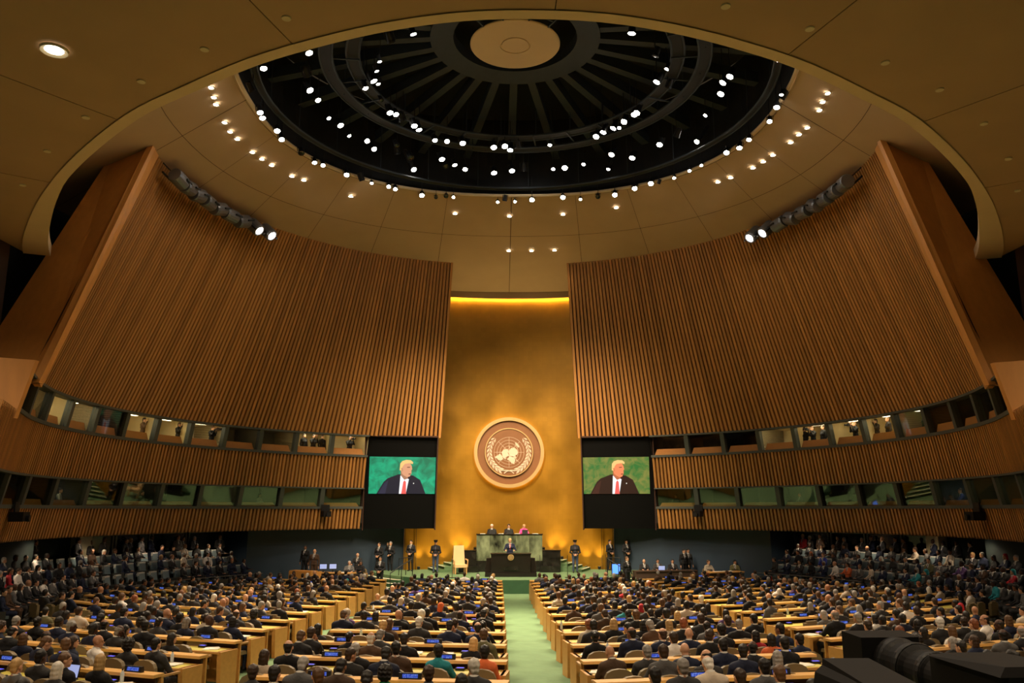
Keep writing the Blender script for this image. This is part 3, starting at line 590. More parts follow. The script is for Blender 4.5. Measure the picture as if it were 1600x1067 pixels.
# ================================================================== VIDEO SCREENS
def flat(name, pts, y, c, parent, st=1.0):
    k = 'scr_%s_%s' % (name, '_'.join('%03d' % int(v * 255) for v in c))
    if k not in M: mat(k, tuple(v * .1 for v in c), .5, emit=c, strength=st)
    return MB().add([(x, y, z) for x, z in pts], [tuple(range(len(pts)))]).build(name, k, parent)
def wavy(name, c1, c2, sc):
    m = mat(name, (0.01, .02, .01), .5, emit=c1, strength=1.15); nt = m.node_tree; b = nt.nodes['Principled BSDF']
    tc = nt.nodes.new('ShaderNodeTexCoord'); nz = nt.nodes.new('ShaderNodeTexNoise'); nz.inputs['Scale'].default_value = sc; nz.inputs['Detail'].default_value = 5; nz.inputs['Distortion'].default_value = 1.2
    rp = nt.nodes.new('ShaderNodeValToRGB'); rp.color_ramp.elements[0].position = .35; rp.color_ramp.elements[1].position = .65
    rp.color_ramp.elements[0].color = (*c2, 1); rp.color_ramp.elements[1].color = (*c1, 1)
    nt.links.new(tc.outputs['Object'], nz.inputs[0]); nt.links.new(nz.outputs[0], rp.inputs[0]); nt.links.new(rp.outputs[0], b.inputs['Emission Color'])
wavy('scr_green', (0.0, .34, .17), (0, .13, .065), 1.6); wavy('scr_olive', (.17, .17, .035), (.015, .12, .02), 2.2)
for s in (-1, 1):
    root = empty('video_screen', (s * 6.38, 49.45, 5.73))
    root.rotation_euler = (rad(8.5), 0, rad(-s * 11))
    tag(root, f'tall black video screen {SIDE[s]} of the gold backdrop showing a man speaking', 'screen')
    MB().box((0, .2, 0), (4.15, .3, 5.35)).build('housing', 'screen_black', root)
    fr = MB()
    fr.box((-2.1, .1, 0), (.06, .55, 5.45)); fr.box((2.1, .1, 0), (.06, .55, 5.45)); fr.box((0, .1, 2.7), (4.2, .55, .06))
    fr.build('frame', 'slat_back', root)
    zc, H, W = .42, 2.14, 3.86; x0 = .1 * s * -1
    pic = MB().box((x0, .03, zc), (W, .03, H)).build('picture', 'scr_green' if s < 0 else 'scr_olive', root)
    def u(a, b): return (x0 - W / 2 + a * W, zc + H / 2 - b * H)
    dark = (.010, .010, .022) if s < 0 else (.022, .006, .004)
    skin = (.62, .30, .17) if s < 0 else (.80, .22, .09); hair = (.80, .50, .18)
    dx = .0 if s < 0 else -.02
    P = lambda L: [u(a + dx, b) for a, b in L]
    flat('suit', P([(.12, 1), (.22, .68), (.28, .58), (.44, .47), (.66, .50), (.77, .62), (.86, 1)]), .012, dark, pic)
    flat('suit_highlight', P([(.14, 1), (.23, .72), (.29, .63), (.25, 1)]), .010, tuple(v * 2.2 for v in dark), pic)
    flat('shirt', P([(.455, 1), (.47, .50), (.52, .55), (.60, .60), (.56, 1)]), .008, (.80, .82, .86), pic)
    flat('necktie', P([(.49, 1), (.515, .68), (.535, .63), (.555, .68), (.565, 1)]), .004, (.75, .10, .09), pic)
    flat('neck', P([(.475, .50), (.47, .36), (.57, .40), (.585, .58), (.53, .62)]), .007, tuple(v * .55 for v in skin), pic)
    flat('face', P([(.475, .36), (.48, .18), (.53, .13), (.60, .14), (.635, .24), (.645, .33), (.632, .36), (.635, .44), (.61, .53), (.57, .55), (.52, .50), (.49, .45)]), .003, skin, pic)
    flat('hair', P([(.455, .36), (.46, .18), (.49, .11), (.55, .075), (.62, .085), (.655, .14), (.65, .19), (.60, .165), (.53, .185), (.50, .25), (.485, .37)]), .001, hair, pic)
    for q, pl in (('eye', [(.565, .27), (.61, .265), (.61, .285), (.567, .29)]), ('mouth', [(.59, .455), (.628, .445), (.622, .47), (.592, .475)])):
        flat(q, P(pl), 0, (.10, .03, .02), pic)
    flat('ear', P([(.475, .30), (.50, .29), (.505, .38), (.485, .39)]), 0, tuple(v * .8 for v in skin), pic)
    flat('lapel_pin', P([(.665, .70), (.68, .70), (.68, .73), (.665, .73)]), .002, (.7, .7, .65), pic)

# ================================================================== STAGE
def arcpts(R, a0, a1, n, cy=52.0): return [(R * math.sin(a0 + (a1 - a0) * i / n), cy - R * math.cos(a0 + (a1 - a0) * i / n)) for i in range(n + 1)]
st = MB(); st.slab(arcpts(8.2, -rad(78), rad(78), 40) + [(7.9, 52.0), (-7.9, 52.0)], -.02, .68)
stage = tag(st.build('floor_stage', ['carpet']), 'raised green carpeted stage with a curved front', 'floor', kind='structure')
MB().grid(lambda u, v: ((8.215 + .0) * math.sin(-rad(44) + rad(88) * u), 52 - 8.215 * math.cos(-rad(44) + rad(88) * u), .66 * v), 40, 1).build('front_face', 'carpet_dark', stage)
for s in (-1, 1):       # side steps up to the stage
    for k, (R, h) in enumerate(((9.25, .17), (8.9, .34), (8.55, .51))):
        a0, a1 = (rad(44), rad(72))
        q = arcpts(R, s * a0, s * a1, 10) + list(reversed(arcpts(8.0, s * a0, s * a1, 10)))
        if s < 0: q = q[::-1]
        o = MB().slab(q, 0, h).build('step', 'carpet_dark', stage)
        MB().grid(lambda u, v: (*arcpts(R - .28 * v + .01, s * a0, s * a1, 10)[int(round(u * 10))], h + .006), 10, 1).build('nosing', 'nosing', o)
    for k in range(4):  # short flights up to the rostrum
        o = MB().box((s * (4.0 - .42 * k), 50.3 + .12 * k, .68 + .075 * (k + 1)), (1.0, 2.4 - .3 * k, .15 * (k + 1)), s * rad(-18)).build('step', 'carpet', stage)
        MB().box((s * (4.45 - .42 * k), 50.05 + .12 * k, .69 + .15 * (k + 1)), (.12, 2.1 - .3 * k, .015), s * rad(-18)).build('nosing', 'nosing', o)
ro = MB(); ro.box((0, 50.7, 1.15), (5.0, 2.6, .95)); ro.box((0, 51.2, 1.8), (4.2, 1.5, .4))
tag(ro.build('floor_rostrum', 'marble_black'), 'raised platform of the rostrum behind the speaker podium', 'floor', kind='structure')
# rostrum desk of green marble slabs with its dark wings
rd = empty('rostrum_desk', (0, 49.7, .68)); tag(rd, 'high green marble desk of the rostrum behind the speaker', 'desk')
for k in range(5):
    x0, x1 = -1.9 + .76 * k, -1.9 + .76 * (k + 1) - .006
    MB().hexa([(x0, -.30, .62), (x1, -.30, .62), (x1, -.2, .62), (x0, -.2, .62), (x0, -.34, 2.08), (x1, -.34, 2.08), (x1, -.2, 2.08), (x0, -.2, 2.08)]).build('marble_slab', 'marble_green', rd)
MB().box((0, .0, 2.10), (3.86, .75, .05)).build('desk_top', 'marble_black', rd); MB().box((0, .02, 1.3), (3.76, .4, 1.55)).build('body', 'marble_black', rd)
MB().box((0, .0, .2), (3.7, .4, .86)).build('base', 'marble_black', rd)
for s in (-1, 1):
    w = MB(); w.box((s * 2.42, 49.4, 1.27), (1.0, .5, 1.18)); w.box((s * 2.3, 49.0, .86), (1.1, .3, .36)); w.box((s * 2.42, 49.4, 1.88), (1.06, .56, .05))
    tag(w.build('rostrum_wing', 'marble_black'), f'dark marble wing on the {SIDE[s]} of the green rostrum desk', 'desk')
def laptop(loc, rz, label, scr='plate_black', glow=None):
    root = empty('laptop', loc, rz); MB().box((0, 0, .01), (.34, .24, .02)).build('keyboard', 'grey_metal', root)
    MB().box((0, .13, .125), (.34, .012, .22), 0, rad(-12)).build('lid', scr, root)
    if glow: MB().box((0, .122, .127), (.31, .006, .19), 0, rad(-12)).build('display', glow, root)
    return tag(root, label, 'laptop')
for x, w in ((-1.0, 'left'), (0.0, 'middle'), (.9, 'right')):
    laptop((x, 49.62, 2.805), math.pi, f'laptop in front of the {w} person on the rostrum', 'grey_metal')
for k, x in enumerate((-1.55, -.5, .45, 1.5)):
    tag(MB().box((x, 49.55, 2.815), (.3, .22, .02), .1 * k).build('paper_stack', 'paper'), f'white papers on the rostrum desk, {ORD[k]} from the left', 'papers', 'papers on the rostrum')
# podium
po = empty('podium', (.03, 46.3, .68)); tag(po, 'black speaker podium with a round gold emblem and a plaque', 'podium')
MB().hexa([(-1.02, -.40, .2), (1.02, -.40, .2), (1.02, .35, .2), (-1.02, .35, .2), (-1.07, -.45, 1.16), (1.07, -.45, 1.16), (1.07, .35, 1.16), (-1.07, .35, 1.16)]).build('front', 'podium_black', po)
MB().box((0, 0, .1), (2.75, 1.15, .2)).build('plinth', 'podium_black', po)
for s in (-1, 1): MB().hexa([(s * 1.22 - .16, -.2, .2), (s * 1.22 + .16, -.2, .2), (s * 1.22 + .16, .35, .2), (s * 1.22 - .16, .35, .2), (s * 1.18 - .12, -.2, .95), (s * 1.18 + .12, -.2, .95), (s * 1.18 + .12, .35, .95), (s * 1.18 - .12, .35, .95)]).build('side_panel', 'podium_black', po)
MB().box((0, -.06, 1.18), (2.2, .85, .045)).build('top', 'podium_black', po)
e = MB().lathe([(0, .03), (.12, .035), (.155, .03), (.17, 0)], 24, (0, -.45, 1.0), 'Y').build('emblem', 'emblem_rim', po)
MB().lathe([(.09, .043), (.105, .043)], 20, (0, -.45, 1.0), 'Y').build('map_ring', 'bronze', e)
for k in range(4): MB().box((0, -.492, 1.0), (.2, .004, .008), 0, 0).build('map_line', 'bronze', e).rotation_euler = (0, 0, 0)
MB().box((0, -.432, .45), (.78, .03, .22)).build('plaque', 'marble_black', po)
for x in (-.22, .22):
    MB().tube([(x, -.1, 1.2), (x, -.14, 1.42), (x * .7, -.02, 1.54)], .008, 5).build('microphone', 'black_metal', po)
for x in (-3.05, 1.55, 3.0, 5.1, -1.6):
    if x == -1.6: continue
    root = empty('prompter_stand', (x, 45.15 if abs(x) < 4 else 45.9, .68)); MB().cyl((0, 0, 0), (0, 0, 1.15), .014, n=6).build('pole', 'black_metal', root); MB().lathe([(0, .03), (.15, .03), (.15, 0)], 12).build('base', 'black_metal', root)
    tag(root, f'thin black stand on the stage, {"left of the beige chair" if x < 0 else ORD[[1.55, 3.0, 5.1].index(x)] + " right of the podium"}', 'stand', 'thin stands along the stage edge')
# beige armchair
ch = empty('armchair', (-2.78, 47.9, .68), rad(14)); tag(ch, 'tall cream leather armchair standing left of the podium', 'chair')
MB().hexa([(-.33, .22, .45), (.33, .22, .45), (.33, .34, .45), (-.33, .34, .45), (-.29, .36, 1.52), (.29, .36, 1.52), (.29, .46, 1.52), (-.29, .46, 1.52)]).build('backrest', 'cream_leather', ch)
MB().box((0, -.05, .44), (.68, .62, .16)).build('seat', 'cream_leather', ch)
for sx in (-1, 1):
    MB().tube([(sx * .38, .28, .78), (sx * .39, -.28, .76), (sx * .38, -.33, .70), (sx * .36, -.33, .38)], .035, 6).build('armrest', 'chair_arm', ch)
    for y in (-.3, .27): MB().hexa([(sx * .31 - .03, y - .03, 0), (sx * .31 + .03, y - .03, 0), (sx * .31 + .03, y + .03, 0), (sx * .31 - .03, y + .03, 0), (sx * .31 - .04, y - .04, .38), (sx * .31 + .04, y - .04, .38), (sx * .31 + .04, y + .04, .38), (sx * .31 - .04, y + .04, .38)]).build('leg', 'chair_arm', ch)
# railings
for s in (-1, 1):
    for k, (a, R0, R1) in enumerate(((44, 9.1, 7.6), (50, 7.9, 7.0))):
        p0 = Vector(arcpts(R0, s * rad(a), 0, 1)[0] + (0,)); p1 = Vector(arcpts(R1, s * rad(a), 0, 1)[0] + (.68,))
        if k: p0.z = .68
        root = empty('hand_railing', p0); q = p1 - p0
        MB().tube([(0, 0, .9), tuple(q * .5 + Vector((0, 0, .92))), tuple(q + Vector((0, 0, .9)))], .025, 6).build('handrail', 'black_metal', root)
        for f in (0, .5, 1): MB().cyl(tuple(q * f), tuple(q * f + Vector((0, 0, .9))), .02, n=6).build('post', 'black_metal', root)
        tag(root, f'black handrail {"at the steps" if not k else "on top of the steps"} {SIDE[s]} of the stage', 'railing')
for s in (-1, 1):
    for k, x in enumerate((5.55, 6.2)):
        tag(MB().box((s * x, 51.2 - .25 * k, 2.3), (.025, .03, 3.3)).build('trim_%d' % (50 + k + (s > 0) * 2), 'black_metal'), f'{ORD[k]} dark joint in the gold wall {SIDE[s]} of the rostrum', 'trim', kind='structure')

# ================================================================== PEOPLE (continuous bodies grown as implicit surfaces)
def capsule(p, a, b, ra, rb):
    a, b = np.asarray(a, np.float32), np.asarray(b, np.float32); d = b - a; L = float(d @ d) + 1e-9
    q = p - a; t = np.clip((q @ d) / L, 0, 1); return np.sqrt(((q - t[..., None] * d) ** 2).sum(-1)) - (ra + (rb - ra) * t)
def ellipsoid(p, c, r):
    q = (p - np.asarray(c, np.float32)); r = np.asarray(r, np.float32)
    k0 = np.sqrt(((q / r) ** 2).sum(-1)); k1 = np.sqrt(((q / (r * r)) ** 2).sum(-1)) + 1e-6; return k0 * (k0 - 1) / k1
def pd(p, s): return capsule(p, *s[1:5]) if s[0] == 'c' else ellipsoid(p, *s[1:3])
def bounds(s):
    if s[0] == 'c':
        r = max(s[3], s[4]); return np.minimum(s[1], s[2]) - r, np.maximum(s[1], s[2]) + r
    return np.array(s[1]) - np.array(s[2]), np.array(s[1]) + np.array(s[2])
def grow(prims, h, k, cut=None):
    """prims: ('c',a,b,ra,rb,mat) or ('e',c,r,mat) -> verts, quads, material per quad"""
    lo = np.min([bounds(s)[0] for s in prims], 0) - 3 * h; hi = np.max([bounds(s)[1] for s in prims], 0) + 3 * h
    n = np.ceil((hi - lo) / h).astype(int) + 1; ax = [lo[i] + h * np.arange(n[i]) for i in range(3)]
    D = np.full(n, 1.0, np.float32)
    for s in prims:
        a, b = bounds(s); i0 = np.maximum(((a - lo - k) / h - 2).astype(int), 0); i1 = np.minimum(((b - lo + k) / h + 3).astype(int), n)
        sl = tuple(slice(i0[i], i1[i]) for i in range(3))
        P = np.stack(np.meshgrid(*[ax[i][i0[i]:i1[i]] for i in range(3)], indexing='ij'), -1).astype(np.float32)
        d = pd(P, s); e = D[sl]; t = np.clip(.5 + .5 * (d - e) / k, 0, 1); D[sl] = d * (1 - t) + e * t - k * t * (1 - t)
    if cut is not None:
        P = np.stack(np.meshgrid(*ax, indexing='ij'), -1); D = np.maximum(D, cut(P))
    S = D < 0
    c = [S[i:n[0] - 1 + i, j:n[1] - 1 + j, l:n[2] - 1 + l] for i in (0, 1) for j in (0, 1) for l in (0, 1)]
    cnt = sum(x.astype(np.int8) for x in c); act = (cnt > 0) & (cnt < 8)
    idx = -np.ones(act.shape, int); w = np.argwhere(act); idx[act] = np.arange(len(w))
    acc = np.zeros((len(w), 3)); num = np.zeros(len(w))
    off = [(i, j, l) for i in (0, 1) for j in (0, 1) for l in (0, 1)]
    dv = [D[w[:, 0] + o[0], w[:, 1] + o[1], w[:, 2] + o[2]] for o in off]
    for a in range(8):
        for b in range(a + 1, 8):
            if sum(abs(off[a][i] - off[b][i]) for i in range(3)) != 1: continue
            m = (dv[a] < 0) != (dv[b] < 0); t = dv[a] / np.where(m, dv[a] - dv[b], 1)
            acc += np.where(m[:, None], np.array(off[a]) + t[:, None] * (np.array(off[b]) - np.array(off[a])), 0); num += m
    V = lo + h * (w + acc / num[:, None]); F = []
    for axis in range(3):
        o1, o2 = [(1, 2), (2, 0), (0, 1)][axis]
        a = [slice(1, n[i] - 1) for i in range(3)]; b = list(a); a[axis] = slice(0, n[axis] - 1); b[axis] = slice(1, n[axis])
        s0, s1 = S[tuple(a)], S[tuple(b)]; e = np.argwhere(s0 != s1)
        flip = s0[s0 != s1]; base = e + 1; base[:, axis] = e[:, axis]
        q = []
        for d1, d2 in ((-1, -1), (0, -1), (0, 0), (-1, 0)):
            p = base.copy(); p[:, o1] += d1; p[:, o2] += d2; q.append(idx[p[:, 0], p[:, 1], p[:, 2]])
        q = np.stack(q, 1); q[~flip] = q[~flip][:, ::-1]; F.append(q)
    F = np.concatenate(F); Cn = V[F].mean(1).astype(np.float32)
    dm = np.stack([pd(Cn, s) for s in prims], 1); mt = np.array([s[-1] for s in prims])[dm.argmin(1)]
    return V, F, mt
J, T, SK, SH, TI, BO, EY = range(7)    # jacket, trousers, skin, shirt, tie, shoes, eyes
def C(a, b, ra, rb, m): return ('c', np.array(a, float), np.array(b, float), ra, rb, m)
def El(c, r, m): return ('e', c, r, m)
HEAD = [El((0, -.010, .03), (.076, .093, .096), SK), El((0, .025, -.045), (.056, .065, .062), SK), C((0, .084, .008), (0, .103, -.018), .008, .013, SK),
        El((.078, -.008, -.002), (.012, .022, .032), SK), El((-.078, -.008, -.002), (.012, .022, .032), SK), C((-.035, .073, .030), (.035, .073, .030), .014, .014, SK),
        C((-.018, .083, -.053), (.018, .083, -.053), .009, .009, SK), El((0, .062, -.088), (.026, .024, .022), SK), C((0, -.016, -.05), (0, -.035, -.18), .052, .056, SK)]
HAND = [El((0, .045, 0), (.040, .050, .016), SK), C((0, -.05, 0), (0, .02, 0), .027, .027, SK), C((.034, .02, -.004), (.062, .062, -.014), .012, .009, SK)]
for x, L in ((-.032, .060), (-.011, .074), (.011, .080), (.032, .066)):
    HAND += [C((x, .08, 0), (x * 1.1, .08 + L * .55, -.004), .0098, .009, SK), C((x * 1.1, .08 + L * .55, -.004), (x * 1.15, .08 + L, -.022), .009, .0075, SK)]
def head_mesh(h):
    v, f, m = grow(HEAD, h, .018); c = v[f].mean(1)
    for sx in (-.031, .031): m[((c - np.array((sx, .082, .012))) ** 2).sum(1) < .0125 ** 2] = EY
    return v, f, m
HEAD_HI, HEAD_LO = head_mesh(.0095), head_mesh(.026)
HAND_HI = grow(HAND, .0075, .006); HAND_LO = grow([El((0, .08, -.005), (.042, .09, .02), SK)], .026, .01)
def xf(mesh, mtx, mirror=False):
    v, f, m = mesh; v = v * np.array((-1 if mirror else 1, 1, 1)); f = f[:, ::-1] if mirror else f
    A = np.array(mtx); return v @ A[:3, :3].T + A[:3, 3], f, m
def join(parts):
    V, F, MM, n = [], [], [], 0
    for v, f, m in parts: V.append(v); F.append(f + n); MM.append(m); n += len(v)
    return np.concatenate(V), np.concatenate(F), np.concatenate(MM)
def frame(o, y, z):
    y = Vector(y).normalized(); z = Vector(z); x = y.cross(z).normalized(); z = x.cross(y)
    m = Matrix.Identity(4)
    for k in range(3): m[k][0], m[k][1], m[k][2], m[k][3] = x[k], y[k], z[k], o[k]
    return m
def body(seated, arms, lean=0.0, yaw=0.0, pitch=0.0, woman=False, lo=False, stride=0.0):
    """arms: ((elbow),(wrist),(hand direction),(back of hand)) for left and right"""
    z0 = .52 if seated else .93; k = .86 if woman else 1.0
    Rl = Matrix.Rotation(-lean, 3, 'X'); base = Vector((0, 0, z0))
    def tt(p): return np.array(base + Rl @ (Vector(p) - Vector((0, 0, .52))))
    w = .10 * k
    pr = [C(tt((-.075, .005, .56)), tt((.075, .005, .56)), .118, .118, T if not woman else J), C(tt((-.055, .01, .69)), tt((.055, .01, .69)), .112 * k, .112 * k, J),
          C(tt((-w, .012, .86)), tt((w, .012, .86)), .118 * k, .118 * k, J), C(tt((-.16 * k, -.012, .975)), tt((.16 * k, -.012, .975)), .086, .086, J),
          C(tt((0, -.015, 1.04)), tt((-.12 * k, -.012, 1.005)), .075, .065, J), C(tt((0, -.015, 1.04)), tt((.12 * k, -.012, 1.005)), .075, .065, J), C(tt((0, -.005, 1.05)), tt((0, .0, 1.085)), .066, .060, J)]
    for s in (-1, 1):
        if seated:
            pr += [C((s * .09, .02, .53), (s * .12, .42, .53), .088, .068, T), C((s * .12, .42, .53), (s * .12, .40, .11), .064, .045, T), C((s * .12, .37, .055), (s * .13, .56, .04), .045, .034, BO)]
        else:
            y = s * stride
            pr += [C((s * .09, 0, .92), (s * .10, y * .5 + .02, .50), .098, .068, T), C((s * .10, y * .5 + .02, .50), (s * .105, y - .02, .10), .064, .047, T), C((s * .105, y - .04, .05), (s * .12, y + .15, .035), .045, .034, BO)]
        e, wr, d, b = arms[0 if s < 0 else 1]; S = tt((s * .195 * k, -.012, .975)); e = np.array(e, float); wr = np.array(wr, float)
        pr += [C(S, e, .068, .050, J), C(e, wr, .047, .034, J)]
    v, f, m = grow(pr, .046 if lo else .0195, .035)
    c = v[f].mean(1); n = np.cross(v[f[:, 2]] - v[f[:, 0]], v[f[:, 3]] - v[f[:, 1]]); n /= np.linalg.norm(n, axis=1)[:, None] + 1e-9
    zs = c[:, 2] - z0 + .52
    if not woman:    # shirt front and tie between the lapels
        front = (n[:, 1] > .25) & (m == J) & (zs > .74) & (np.abs(c[:, 0]) < .010 + .052 * (zs - .74) / .34)
        m = m.copy(); m[front] = SH; m[front & (np.abs(c[:, 0]) < .019) & (zs < 1.06)] = TI
    nb = Vector((0, -.03, -.12))
    hm = Matrix.Translation(Vector(tt((0, .014, 1.208))) + nb) @ Matrix.Rotation(yaw, 4, 'Z') @ Matrix.Rotation(-lean * .4 - pitch, 4, 'X') @ Matrix.Translation(-nb)
    ns = 10 if lo else 20; cv = [tt((r * math.cos(2 * math.pi * i / ns), -.006 + r * math.sin(2 * math.pi * i / ns), z - .018 * math.sin(2 * math.pi * i / ns))) for r, z in ((.073, 1.070), (.066, 1.108), (.060, 1.108)) for i in range(ns)]
    cf = np.array([(k_ * ns + i, k_ * ns + (i + 1) % ns, (k_ + 1) * ns + (i + 1) % ns, (k_ + 1) * ns + i) for k_ in range(2) for i in range(ns)])
    parts = [(v, f, m), xf(HEAD_LO if lo else HEAD_HI, hm)] + ([] if woman else [(np.array(cv), cf, np.full(len(cf), SH))])
    for i in (0, 1): e, wr, d, b = arms[i]; parts.append(xf(HAND_LO if lo else HAND_HI, frame(Vector(wr), d, b), i == 1))
    return join(parts), hm
def sym(e, w, d, b=(0, 0, 1)): return ((tuple((-e[0], e[1], e[2])), (-w[0], w[1], w[2]), (-d[0], d[1], d[2]), b), (e, w, d, b))
DESK = sym((.25, .13, .80), (.15, .36, .785), (-.25, 1, 0)); LAP = sym((.25, .06, .76), (.10, .27, .665), (-.5, .8, -.1))
CHIN = (DESK[0], ((.17, .33, .82), (.085, .20, 1.06), (-.25, -.25, 1), (.3, 1, .3)))
PHONE = (((-.24, .10, .80), (-.07, .30, .90), (.4, .6, .5), (0, -.6, .8)), ((.24, .10, .80), (.07, .30, .90), (-.4, .6, .5), (0, -.6, .8)))
CLASP = sym((.27, .02, 1.10), (.06, .20, .98), (-.9, .3, -.3), (0, 1, .2)); SIDES = sym((.26, -.02, 1.13), (.27, .05, .86), (0, .15, -1), (1, 0, 0))
LIFT = sym((.24, .16, 1.26), (.08, .22, 1.55), (-.2, .2, 1), (0, -1, .2)); REST = sym((.30, .12, 1.14), (.25, .36, 1.13), (-.2, 1, -.1))
POSES = {}
def add_pose(n, *a, **k):
    (v, f, m), hm = body(*a, **k); POSES[n] = (v, f, m, hm)
add_pose('upright', True, DESK); add_pose('write', True, DESK, .16, 0, .35); add_pose('turn_left', True, LAP, .0, .6); add_pose('turn_right', True, LAP, .02, -.6)
add_pose('chin', True, CHIN, .12, -.15, .1); add_pose('recline', True, LAP, -.10, .15); add_pose('phone', True, PHONE, .08, .1, .45); add_pose('w_upright', True, DESK, .03, .25, 0, True); add_pose('w_lap', True, LAP, 0, -.3, .05, True)
add_pose('clasp', False, CLASP); add_pose('sides', False, SIDES, 0, .2, 0, False, False, .06); add_pose('lift', False, LIFT, .05, 0, .05); add_pose('raise', False, (CLASP[0], LIFT[1]), 0, .2); add_pose('rest', False, REST, .06); add_pose('w_stand', False, CLASP, 0, -.3, 0, True)
for n, a in (('lo_a', (True, DESK)), ('lo_b', (True, LAP, .0, .5)), ('lo_c', (True, LAP, .05, -.5, .1, True)), ('lo_d', (False, CLASP))): add_pose(n, *a, lo=True)
FRONT = dict(el=1)
HP = np.array((0, .055, .045)); HN = np.array((0, .80, -.60))
def cut_face(P): return ((P - HP) * HN).sum(-1)
SHELL = [El((0, -.014, .040), (.084, .098, .097), 0), El((0, -.056, -.035), (.062, .046, .055), 0)]
hairs = {'short': (SHELL, cut_face), 'receding': (SHELL, lambda P: np.maximum(cut_face(P + np.array((0, .02, 0))), P[..., 2] - .062 + .25 * P[..., 1])),
         'full': ([El((0, -.018, .048), (.092, .104, .104), 0), El((0, -.058, -.035), (.068, .048, .06), 0)], cut_face),
         'long': (SHELL + [El((0, -.06, -.06), (.078, .046, .125), 0), C((.074, -.02, .02), (.07, -.02, -.13), .020, .024, 0), C((-.074, -.02, .02), (-.07, -.02, -.13), .020, .024, 0)], lambda P: np.where(P[..., 2] > -.06, cut_face(P - np.array((0, .01, 0))), -1.0)),
         'bun': (SHELL + [El((0, -.118, .055), (.042, .040, .042), 0)], cut_face), 'curly': ([El((0, -.02, .05), (.118, .118, .118), 0), El((0, -.05, -.02), (.115, .07, .09), 0)], cut_face),
         'scarf': ([El((0, -.014, .03), (.094, .108, .108), 0), El((0, -.03, -.10), (.085, .07, .11), 0), El((0, -.02, -.17), (.13, .09, .05), 0)], lambda P: np.maximum(.0 - ((P - np.array((0, .11, -.005))) ** 2 / np.array((.062, .1, .085)) ** 2).sum(-1) * .05 + .05, -1))}
def to_mesh(name, v, f, mats, m):
    me = bpy.data.meshes.new(name); nf = len(f)
    me.vertices.add(len(v)); me.vertices.foreach_set('co', np.asarray(v, np.float32).ravel())
    me.loops.add(nf * 4); me.loops.foreach_set('vertex_index', np.ascontiguousarray(f, dtype=np.int32).ravel())
    me.polygons.add(nf); me.polygons.foreach_set('loop_start', np.arange(0, nf * 4, 4, dtype=np.int32))
    for k in mats: me.materials.append(M[k])
    me.polygons.foreach_set('material_index', np.asarray(m, np.int32)); me.polygons.foreach_set('use_smooth', np.ones(nf, bool))
    me.update(calc_edges=True); return me
JACK = {'black': (.012, .012, .014), 'charcoal': (.030, .029, .030), 'navy': (.012, .017, .042), 'grey': (.10, .098, .10), 'brown': (.075, .042, .025), 'cream': (.55, .46, .36), 'white': (.68, .64, .60), 'teal': (.02, .22, .26), 'green': (.015, .17, .06), 'red': (.38, .02, .03), 'pink': (.75, .06, .28), 'orange': (.60, .13, .04), 'purple': (.10, .05, .16), 'blue': (.03, .05, .30), 'olive': (.12, .11, .05)}
for k, c in JACK.items(): mat('cloth_' + k, c, .8, spec=.3, vary=.15, scale=9, bump=.5, objrand=.3)
SKIN = [(.62, .34, .21), (.46, .23, .13), (.22, .10, .055), (.075, .033, .02)]
for k, c in enumerate(SKIN): mat('skin_%d' % k, c, .5, spec=.35)
HAIRC = {'black': (.010, .008, .007), 'dark brown': (.035, .018, .010), 'brown': (.10, .05, .022), 'blond': (.48, .30, .12), 'grey': (.26, .24, .22), 'white': (.62, .58, .52), 'red': (.25, .075, .03)}
for k, c in HAIRC.items(): mat('hair_' + k, c, .5, spec=.4, vary=.5, scale=22, stretch=(1, 1, .25), bump=.35, objrand=.25)
mat('shirt', (.58, .55, .50), .8); mat('tie_red', (.55, .03, .035), .6); mat('tie_dark', (.03, .03, .07), .6); mat('shoe', (.010, .008, .008), .35); mat('eye', (.03, .02, .016), .4)
BODY = {n: to_mesh('person', v, f, ['cloth_navy', 'cloth_black', 'skin_0', 'shirt', 'tie_dark', 'shoe', 'eye'], m) for n, (v, f, m, hm) in POSES.items() if not n.startswith('lo_')}
HAIR = {}; HAIR_LO = {}
for n, (p, cutf) in hairs.items():
    v, f, m = grow(p, .0115, .02, cutf); v = v + .0035 * np.sin(v[:, [1, 2, 0]] * 95 + 1.7) * (1 if n != 'curly' else 2.2); HAIR[n] = to_mesh('hair', v, f, ['hair_black'], m * 0)
    if n in ('short', 'long', 'full'): HAIR_LO[n] = grow(p, .030, .02, cutf)
def set_mat(o, i, k): s = o.material_slots[i]; s.link = 'OBJECT'; s.material = M[k]
def person(pose, loc, rz, jacket='navy', skin=0, hair='short', hairc='black', scale=1.0, tie='tie_dark', trousers=None, shirt='shirt', label='', group=None):
    o = place('person', BODY[pose], None, loc, rz, (scale, scale, scale))
    set_mat(o, J, 'cloth_' + jacket); set_mat(o, T, 'cloth_' + (trousers or ('charcoal' if jacket in ('grey', 'cream', 'white', 'teal', 'green', 'red', 'pink', 'orange', 'blue') else jacket)))
    set_mat(o, SK, 'skin_%d' % skin); set_mat(o, SH, shirt); set_mat(o, TI, tie)
    if hair:
        h = place('hair', HAIR[hair], o); h.matrix_local = POSES[pose][3]
        set_mat(h, 0, 'cloth_' + hairc if hair == 'scarf' else 'hair_' + hairc)
    tag(o, label, 'person', group); return o

